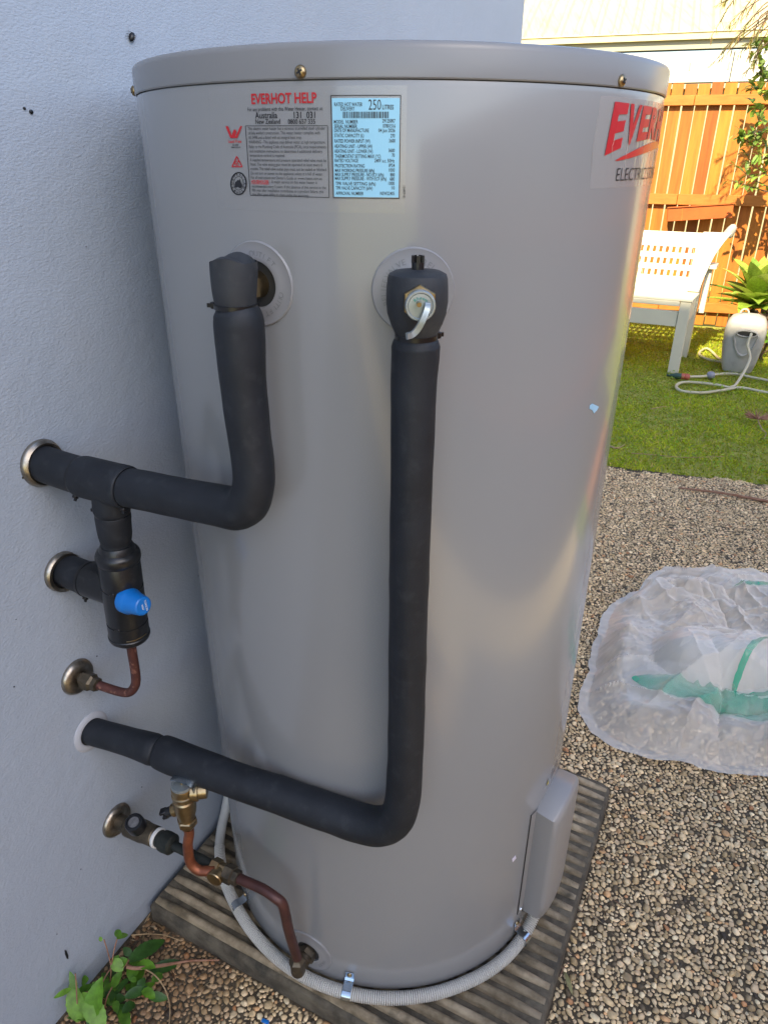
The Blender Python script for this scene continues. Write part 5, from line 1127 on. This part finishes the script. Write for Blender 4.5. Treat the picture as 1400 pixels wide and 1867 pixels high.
for k in range(16):
    z_ = .4+k*.11; b0 = S(1.34, 5.19, z_); mw.tube(crom([b0, b0+FD*r_.uniform(.1, .25)+EZ*.1+FN*r_.uniform(-.1, .1), b0+FD*r_.uniform(.3, .6)+EZ*.22+FN*r_.uniform(-.2, .2)], 4), list(np.linspace(.008, .003, 9)), 6)
finish_tree(sh, ml, cols, mw)
wt = thing('weeping_bottlebrush', 'weeping tree with thin feathery twigs hanging down at the top right', 'tree', S(1.9, 4.7, 0))
ml, mw, cols = MB(), MB(), []
b = MB(); b.tube(crom([S(1.92, 4.7, -.02), S(1.9, 4.68, .8), S(1.86, 4.7, 1.6), S(1.78, 4.72, 2.3), S(1.7, 4.7, 2.9)], 8), list(np.linspace(.05, .02, 33)), 10); obj('trunk', b, M_BARK, wt, 60)
wg = [(.24, .24, .05), (.30, .27, .06), (.18, .20, .04), (.36, .27, .09), (.40, .24, .12)]
crown = at_(1425, -60, 4.7)
for (xs, ys, xe, ye) in ((1345, -15, 1298, 62), (1338, -5, 1312, 12), (1375, -10, 1340, 48), (1375, 5, 1325, 42), (1390, 10, 1352, 62), (1372, 30, 1340, 74), (1385, 30, 1352, 95), (1350, 60, 1322, 92), (1358, 60, 1292, 112), (1352, 70, 1318, 108), (1372, 70, 1352, 100), (1385, 90, 1362, 135), (1380, 95, 1374, 120), (1392, 40, 1368, 82), (1400, 55, 1380, 95), (1380, -5, 1362, 30), (1330, -5, 1324, 8), (1400, 20, 1385, 55)):
    o_ = 4.65+r_.uniform(-.15, .1); pa, pb = at_(xs, ys, o_), at_(xe, ye, o_); d_ = pb-pa; spray(ml, cols, pa, d_+EZ*.02, np.linalg.norm(d_)*1.05, 11, .052, .0032, .12, r_, .55, wg, mw, .2, .0030)
    mw.tube(crom([S(1.78, 4.72, 2.35), (S(1.78, 4.72, 2.5)+pa)/2+EZ*.1, pa], 5), list(np.linspace(.007, .003, 11)), 6)
for k in range(70):
    pa = S(r_.uniform(1.25, 2.6), 4.7+r_.gauss(0, .35), r_.uniform(2.2, 3.1)); spray(ml, cols, pa, np.array([r_.uniform(-.6, .6), r_.uniform(-.6, .6), -.6]), r_.uniform(.25, .5), 11, .052, .0034, .4, r_, .55, wg, mw, .2, .0030)
for k in range(10):
    pb = S(r_.uniform(1.3, 2.5), 4.7+r_.gauss(0, .3), r_.uniform(2.6, 3.1)); mw.tube(crom([S(1.84, 4.7, 1.9+k*.08), (S(1.84, 4.7, 2.3)+pb)/2+EZ*.15, pb], 5), list(np.linspace(.012, .004, 11)), 6)
finish_tree(wt, ml, cols, mw)

# ---- clear plastic bag on the paving
bag = thing('plastic_bag', 'crumpled clear plastic bag with green tinted packing lying on the pebble paving', 'bag', (1.05, .62, 0))
outline = np.array([ground(1052, 1300)[:2], ground(1075, 1345)[:2], ground(1120, 1372)[:2], ground(1180, 1390)[:2], ground(1250, 1402)[:2], ground(1330, 1418)[:2], ground(1400, 1424)[:2], ground(1480, 1420)[:2], (1.22, .24), (1.42, .40), (1.52, .66), (1.44, .90), ground(1400, 1060, .02)[:2], ground(1300, 1046, .02)[:2], ground(1212, 1030, .02)[:2], ground(1165, 1074, .02)[:2], ground(1098, 1118, .02)[:2], ground(1090, 1155, .02)[:2], ground(1076, 1215, .03)[:2], ground(1058, 1265, .02)[:2]])
cen = np.array([1.0, .62])
def bag_r(t):
    th_ = np.arctan2(outline[:, 1]-cen[1], outline[:, 0]-cen[0]); rr = np.hypot(*(outline-cen).T); i = np.argsort(th_)
    return np.interp(t, np.r_[th_[i][-1]-2*pi, th_[i], th_[i][0]+2*pi], np.r_[rr[i][-1], rr[i], rr[i][0]])
r_ = random.Random(31); FOLDS = []
for k in range(125):
    t = r_.uniform(-pi, pi); q = sqrt(r_.random())*.97; rr = bag_r(t)*q; a = r_.uniform(0, pi) if r_.random() < .55 else r_.gauss(.1, .35)
    FOLDS.append((cen[0]+cos(t)*rr, cen[1]+sin(t)*rr, cos(a), sin(a), r_.uniform(.05, .22), r_.uniform(.006, .020), r_.choice((-1, 1, 1))*r_.uniform(.008, .024)))
BX0, BY0 = ground(1165, 1205, .06)[:2]; BX1, BY1 = ground(1480, 1245, .06)[:2]; _bl = hypot(BX1-BX0, BY1-BY0); BTX, BTY = (BX1-BX0)/_bl, (BY1-BY0)/_bl
def n3(x, y, sx, sy, z): return np.array([mnoise.noise(Vector((a*sx, b*sy, z))) for a, b in zip(x.ravel(), y.ravel())]).reshape(x.shape)
def bolster(x, y):                                # soft roll of packing lying inside the bag
    x = np.asarray(x, float); y = np.asarray(y, float)
    p = (x-BX0)*BTX+(y-BY0)*BTY; d = .022*n3(x, y, 7, 7, 8)-(x-BX0)*BTY+(y-BY0)*BTX
    e = np.clip((p+.05)/.16, 0, 1); e = e*e*(3-2*e); q = np.maximum(0.0, 1-(d/.118)**2)
    return .150*e*q**.6
def bag_h(x, y, q):
    e = np.clip((1-q)/.22, 0, 1); e = e*e*(3-2*e)
    h = .075*e+.045*e*n3(x, y, 4.5, 4.5, 4)+.035*e*np.exp(-(((y-cen[1])-.24+.25*(x-1.0))/.08)**2)
    f = np.zeros_like(x)
    for (cx, cy, nx_, ny_, ln, wd, am) in FOLDS:
        dx, dy = x-cx, y-cy; dp = np.abs(-dx*ny_+dy*nx_+.012*np.sin((dx*nx_+dy*ny_)*25+cx*40)); dl = (dx*nx_+dy*ny_)/ln
        f += am*np.exp(-dp/wd-dl*dl)
    f += .0036*(1-2*np.abs(n3(x, y, 27, 31, 3)))+.006*n3(x, y, 11, 11, 5)+.0016*(1-2*np.abs(n3(x, y, 60, 66, 7)))
    b_ = bolster(x, y)
    return np.maximum(.004, np.maximum(h, b_+.010)+f*(.25+.75*e)*np.where(b_ > h, .7, 1)+.004)
NT, NR = 520, 170
def film_sheet(name, sc_, zs, ox, oy, NT, NR):
    t = 2*pi*np.arange(NT)/NT-pi; q = np.linspace(0, 1, NR+1)*sc_
    jag = 1+.012*n3(np.cos(t), np.sin(t), 9, 9, 1)+.007*n3(np.cos(t), np.sin(t), 30, 30, 2)
    rr = bag_r(t)*jag; r = q[:, None]*rr[None]; x = cen[0]+np.cos(t)[None]*r; y = cen[1]+np.sin(t)[None]*r
    z = np.maximum(.003, bag_h(x+ox, y+oy, np.repeat(q[:, None], NT, 1))*zs)
    V = np.stack([x, y, z], -1).reshape(-1, 3); i, k = np.meshgrid(np.arange(NR), np.arange(NT), indexing='ij')
    F = np.stack([i*NT+k, i*NT+(k+1) % NT, (i+1)*NT+(k+1) % NT, (i+1)*NT+k], -1).reshape(-1, 4)
    o = np_mesh(name, V, F, M_BAG, None, True, bag); o.data.set_sharp_from_angle(angle=radians(35))
film_sheet('top_film', 1.0, 1.0, 0, 0, 520, 170)
mb = MB(); NP, ND = 70, 26
for i in range(NP+1):
    for j in range(ND+1):
        p = -.03+(_bl+.03)*i/NP; d = -.116+.232*j/ND; x, y = BX0+BTX*p-BTY*d, BY0+BTY*p+BTX*d; mb.v.append((x, y, max(.004, bolster(x, y)+.0015*mnoise.noise(Vector((x*25, y*25, 1))))))
mb.f += [(i*(ND+1)+j, (i+1)*(ND+1)+j, (i+1)*(ND+1)+j+1, i*(ND+1)+j+1) for i in range(NP) for j in range(ND)]
obj('packing_roll', mb, M_FOAMW, bag, 70)
def strip(pts, wd, name='green_fold', lift=.0025):
    P = crom([ground(*p) for p in pts], 14); b = MB(); P2 = []; m_ = len(P)
    for i, p_ in enumerate(P):
        t = P[min(i+1, m_-1)]-P[max(0, i-1)]; s_ = np.array([-t[1], t[0], 0]); s_ /= np.linalg.norm(s_); e = min(1, (i+.3)/14)**.7
        for j in np.linspace(-1, 1, 9):
            x, y = (p_+s_*wd*j*e*(1+.25*mnoise.noise(Vector((i*.4, j, 3)))))[:2]; P2.append((x, y))
    P2 = np.array(P2); z_ = bag_h(P2[:, 0], P2[:, 1], np.full(len(P2), .5))+lift; V = [(p[0], p[1], q) for p, q in zip(P2, z_)]
    b.add(V, [(i*9+k, i*9+k+1, (i+1)*9+k+1, (i+1)*9+k) for i in range(m_-1) for k in range(8)]); return obj(name, b, M_GREENP, bag, 70)
strip([(1150, 1242, .06), (1200, 1268, .05), (1260, 1290, .045), (1330, 1304, .04), (1400, 1310, .04), (1480, 1316, .04)], .036)
strip([(1330, 1332, .03), (1385, 1345, .03), (1450, 1352, .03)], .018)
strip([(1335, 1286, .06), (1338, 1255, .08), (1360, 1218, .10), (1400, 1195, .11), (1440, 1182, .11)], .007)
strip([(1328, 1104, .05), (1365, 1092, .06), (1400, 1094, .06), (1450, 1096, .06)], .014)

# ---- weeds at the foot of the wall
wd_ = thing('wall_weed', 'green leafy weed sprouting at the foot of the white wall', 'weed', W(-.50, -.30, 0))
r_ = random.Random(21)
pl = lambda t: sin(pi*min(1, .05+.95*t))**.75*(1-.25*t)
wc = [(.13, .30, .022), (.17, .35, .03), (.10, .23, .02), (.045, .125, .018)]
LV = [  # base px, tip px, height base, height tip, half width, colour
 ((146, 1862), (128, 1795), .02, .075, .022, 1), ((165, 1860), (178, 1790), .02, .08, .024, 0), ((190, 1870), (150, 1812), .02, .06, .024, 1), ((178, 1800), (170, 1792), .05, .06, .01, 0),
 ((140, 1803), (127, 1774), .075, .10, .0085, 2), ((130, 1803), (100, 1817), .075, .085, .0075, 1), ((150, 1790), (160, 1785), .04, .05, .012, 2),
 ((214, 1712), (236, 1698), .09, .075, .010, 1), ((222, 1708), (208, 1694), .095, .09, .009, 0), ((186, 1716), (182, 1708), .11, .115, .005, 1), ((215, 1760), (232, 1748), .05, .055, .013, 0), ((205, 1750), (224, 1770), .06, .05, .015, 1), ((208, 1758), (216, 1742), .05, .06, .010, 0),
 ((235, 1752), (302, 1708), .035, .03, .020, 3), ((240, 1742), (225, 1728), .03, .04, .010, 3), ((272, 1772), (332, 1750), .012, .010, .016, 3), ((228, 1818), (272, 1798), .03, .03, .013, 3), ((205, 1800), (220, 1772), .03, .05, .012, 2), ((270, 1815), (306, 1820), .012, .01, .012, 3), ((240, 1790), (250, 1782), .03, .03, .008, 2), ((195, 1775), (190, 1784), .03, .02, .010, 3)]
for (b0, t0, zb, zt, wv, ci) in LV:
    p0 = ground(*b0, zb); p1 = ground(*t0, zt); L = np.linalg.norm(p1-p0)
    leaf_obj(leaf_mesh(p0, p1-p0, EZ-EU*.35+EV*.15, L*1.03, wv*.72, bend=.35, fold=.22, n=16, profile=pl, ser=.05), wd_, np.array(wc[ci])*r_.uniform(.85, 1.1))
b = MB()
for pts in (((200, 1800, .0), (203, 1765, .05), (197, 1735, .085), (190, 1713, .11)), ((203, 1765, .05), (208, 1735, .08), (214, 1712, .092)), ((190, 1850, 0), (195, 1820, .03), (205, 1800, .03)), ((145, 1860, .0), (141, 1825, .05), (140, 1800, .078)), ((140, 1800, .078), (138, 1775, .10)), ((170, 1850, 0), (188, 1790, .03), (210, 1755, .05)), ((200, 1790, .0), (225, 1765, .03), (236, 1750, .036))):
    b.tube(crom([ground(x, y, z) for x, y, z in pts], 5), .0011, 6)
obj('stems', b, M_TWIG, wd_)
for k in range(26):
    px_, py_ = r_.choice([(215, 1790), (245, 1770), (190, 1815), (260, 1800), (165, 1845), (225, 1830), (280, 1770)]); p0 = ground(px_+r_.uniform(-22, 22), py_+r_.uniform(-16, 16), r_.uniform(.006, .03)); a = r_.uniform(0, 6.28)
    if p0@EV < WALL_V+.015: continue
    leaf_obj(leaf_mesh(p0, EU*cos(a)+EV*sin(a)+EZ*r_.uniform(.0, .6), EZ+EU*.01, r_.uniform(.018, .042), r_.uniform(.006, .013), bend=r_.uniform(.2, 1.2), fold=.3, n=8, profile=pl, ser=.08), wd_, np.array(wc[r_.choice([0, 2, 3, 3, 3])])*r_.uniform(.7, 1.1))
def litter():
    r = np.random.default_rng(4); V, F, C = [], [], []
    for k in range(260):
        if r.random() < .55: u, v = r.uniform(-.75, -.30), WALL_V+abs(r.normal(0, .07))+.004
        elif r.random() < .6: u, v = r.uniform(-.36, .36), V1+abs(r.normal(0, .03))
        else: u, v = r.uniform(-.5, 1.9), r.uniform(.38, .9)
        if U0-.004 < u < U1 and v < V1: continue
        c = W(u, v, r.uniform(.005, .012)); a = r.uniform(0, 6.28); L = r.uniform(.004, .016); wv = r.uniform(.0005, .0022); d = np.array([cos(a), sin(a), r.uniform(-.2, .2)])*L; n_ = np.array([-sin(a), cos(a), 0])*wv
        b_ = len(V); V += [c-d, c+n_+EZ*.001, c+d, c-n_]; F.append((b_, b_+1, b_+2, b_+3)); C += [np.array([(.16, .09, .045), (.24, .16, .08), (.09, .055, .03), (.33, .25, .14)][r.integers(4)])]*4
    tag(np_mesh('leaf_litter', np.array(V), np.array(F), M_LEAF, np.array(C), False), kind='stuff')
litter()
# dry twigs and litter
def twig(name, label, pts, r0, r1, m, cat='twig', group=None):
    P = crom([ground(x, y, z) for x, y, z in pts], 8); b = MB(); b.tube(P, list(np.linspace(r0, r1, len(P))), 8, wob=.3); o = obj(name, b, m, None, 60, origin=P[0]); return tag(o, label, cat, group)
twig('dry_twig', 'reddish dry twig lying across the weed leaves by the wall', [(232, 1762, .035), (250, 1765, .032), (300, 1760, .022), (345, 1752, .013), (400, 1750, .011)], .0036, .0016, M_TWIG)
twig('straw', 'thin curved straw stem bending down from the reddish twig', [(262, 1765, .03), (285, 1780, .03), (302, 1805, .02), (310, 1835, .012), (309, 1870, .012)], .0012, .0010, M_STRAW)
twig('straw', 'thin pale stem under the slab corner by the wall', [(240, 1705, .03), (270, 1703, .02), (300, 1705, .012), (330, 1715, .011)], .0011, .0008, M_STRAW)
twig('fallen_frond', 'long brown fallen frond stalk lying across the paving near the lawn', [(1236, 889, .008), (1270, 893, .012), (1310, 898, .014), (1350, 905, .014), (1400, 914, .010), (1450, 922, .008)], .0035, .0075, M_TWIG, 'stick')
twig('straw', 'dry straw lying along the lawn edge beside the tank', [(1150, 826, .022), (1200, 830, .026), (1250, 834, .028), (1320, 832, .024)], .002, .0012, M_STRAW)
twig('dry_leaf', 'pale curled dead leaf on the grass close to the tank', [(1112, 814, .03), (1125, 817, .036), (1140, 810, .03)], .006, .001, M_STRAW, 'leaf')
twig('straw', 'short dry straw in the middle of the lawn', [(1186, 746, .03), (1200, 743, .035), (1215, 741, .03)], .003, .0012, M_STRAW)
twig('pine_needle', 'thin dry needle against the slab edge at the front right', [(1020, 1780, .016), (1030, 1760, .018), (1036, 1755, .016)], .0008, .0005, M_TWIG)
twig('straw_bit', 'fine straw beside the slab at the bottom right', [(998, 1858, .014), (1008, 1840, .016), (1012, 1833, .016)], .0006, .0004, M_STRAW)
lf = leaf_mesh(ground(1029, 1772, .012), ground(1042, 1806, .012)-ground(1029, 1772, .012), EZ, .036, .0042, bend=.3, n=7); tag(setcol(obj('fallen_leaf', lf, M_LEAF, None, 60, origin=ground(1029, 1772), fix=False), (.30, .27, .11)), 'olive fallen leaf on the pebbles beside the slab', 'leaf')
fl = thing('dried_flower', 'dried pink flower head lying on the grass near the right edge', 'flower', ground(1380, 760)); r_ = random.Random(9); b = MB()
fc = ground(1380, 764, .03)
for k in range(60):
    a = r_.uniform(0, 6.28); e = FD*cos(a)*1.3+FN*sin(a)*.6+EZ*r_.uniform(.1, .7); b.tube([fc, fc+e*.03, fc+e*.055+EZ*.004], [.0022, .0022, .0012], 5)
obj('petals', b, M_DRYF, fl)
b = MB(); b.tube(crom([fc, ground(1388, 782, .02), ground(1396, 790, .015), ground(1392, 800, .01)], 5), .003, 6); obj('stalk', b, M_STRAW, fl)
bs = ground(1384+0, 1866); 
scrap_b = MB(); scrap_b.box(ground(484, 1862, .013), (.013, .006, .003), (FD, FN, EZ), .001); tag(obj('plastic_chip', scrap_b, M_BLUE, None, 30, origin=ground(484, 1862)), 'small bright blue plastic chip among the pebbles at the bottom edge', 'plastic scrap')
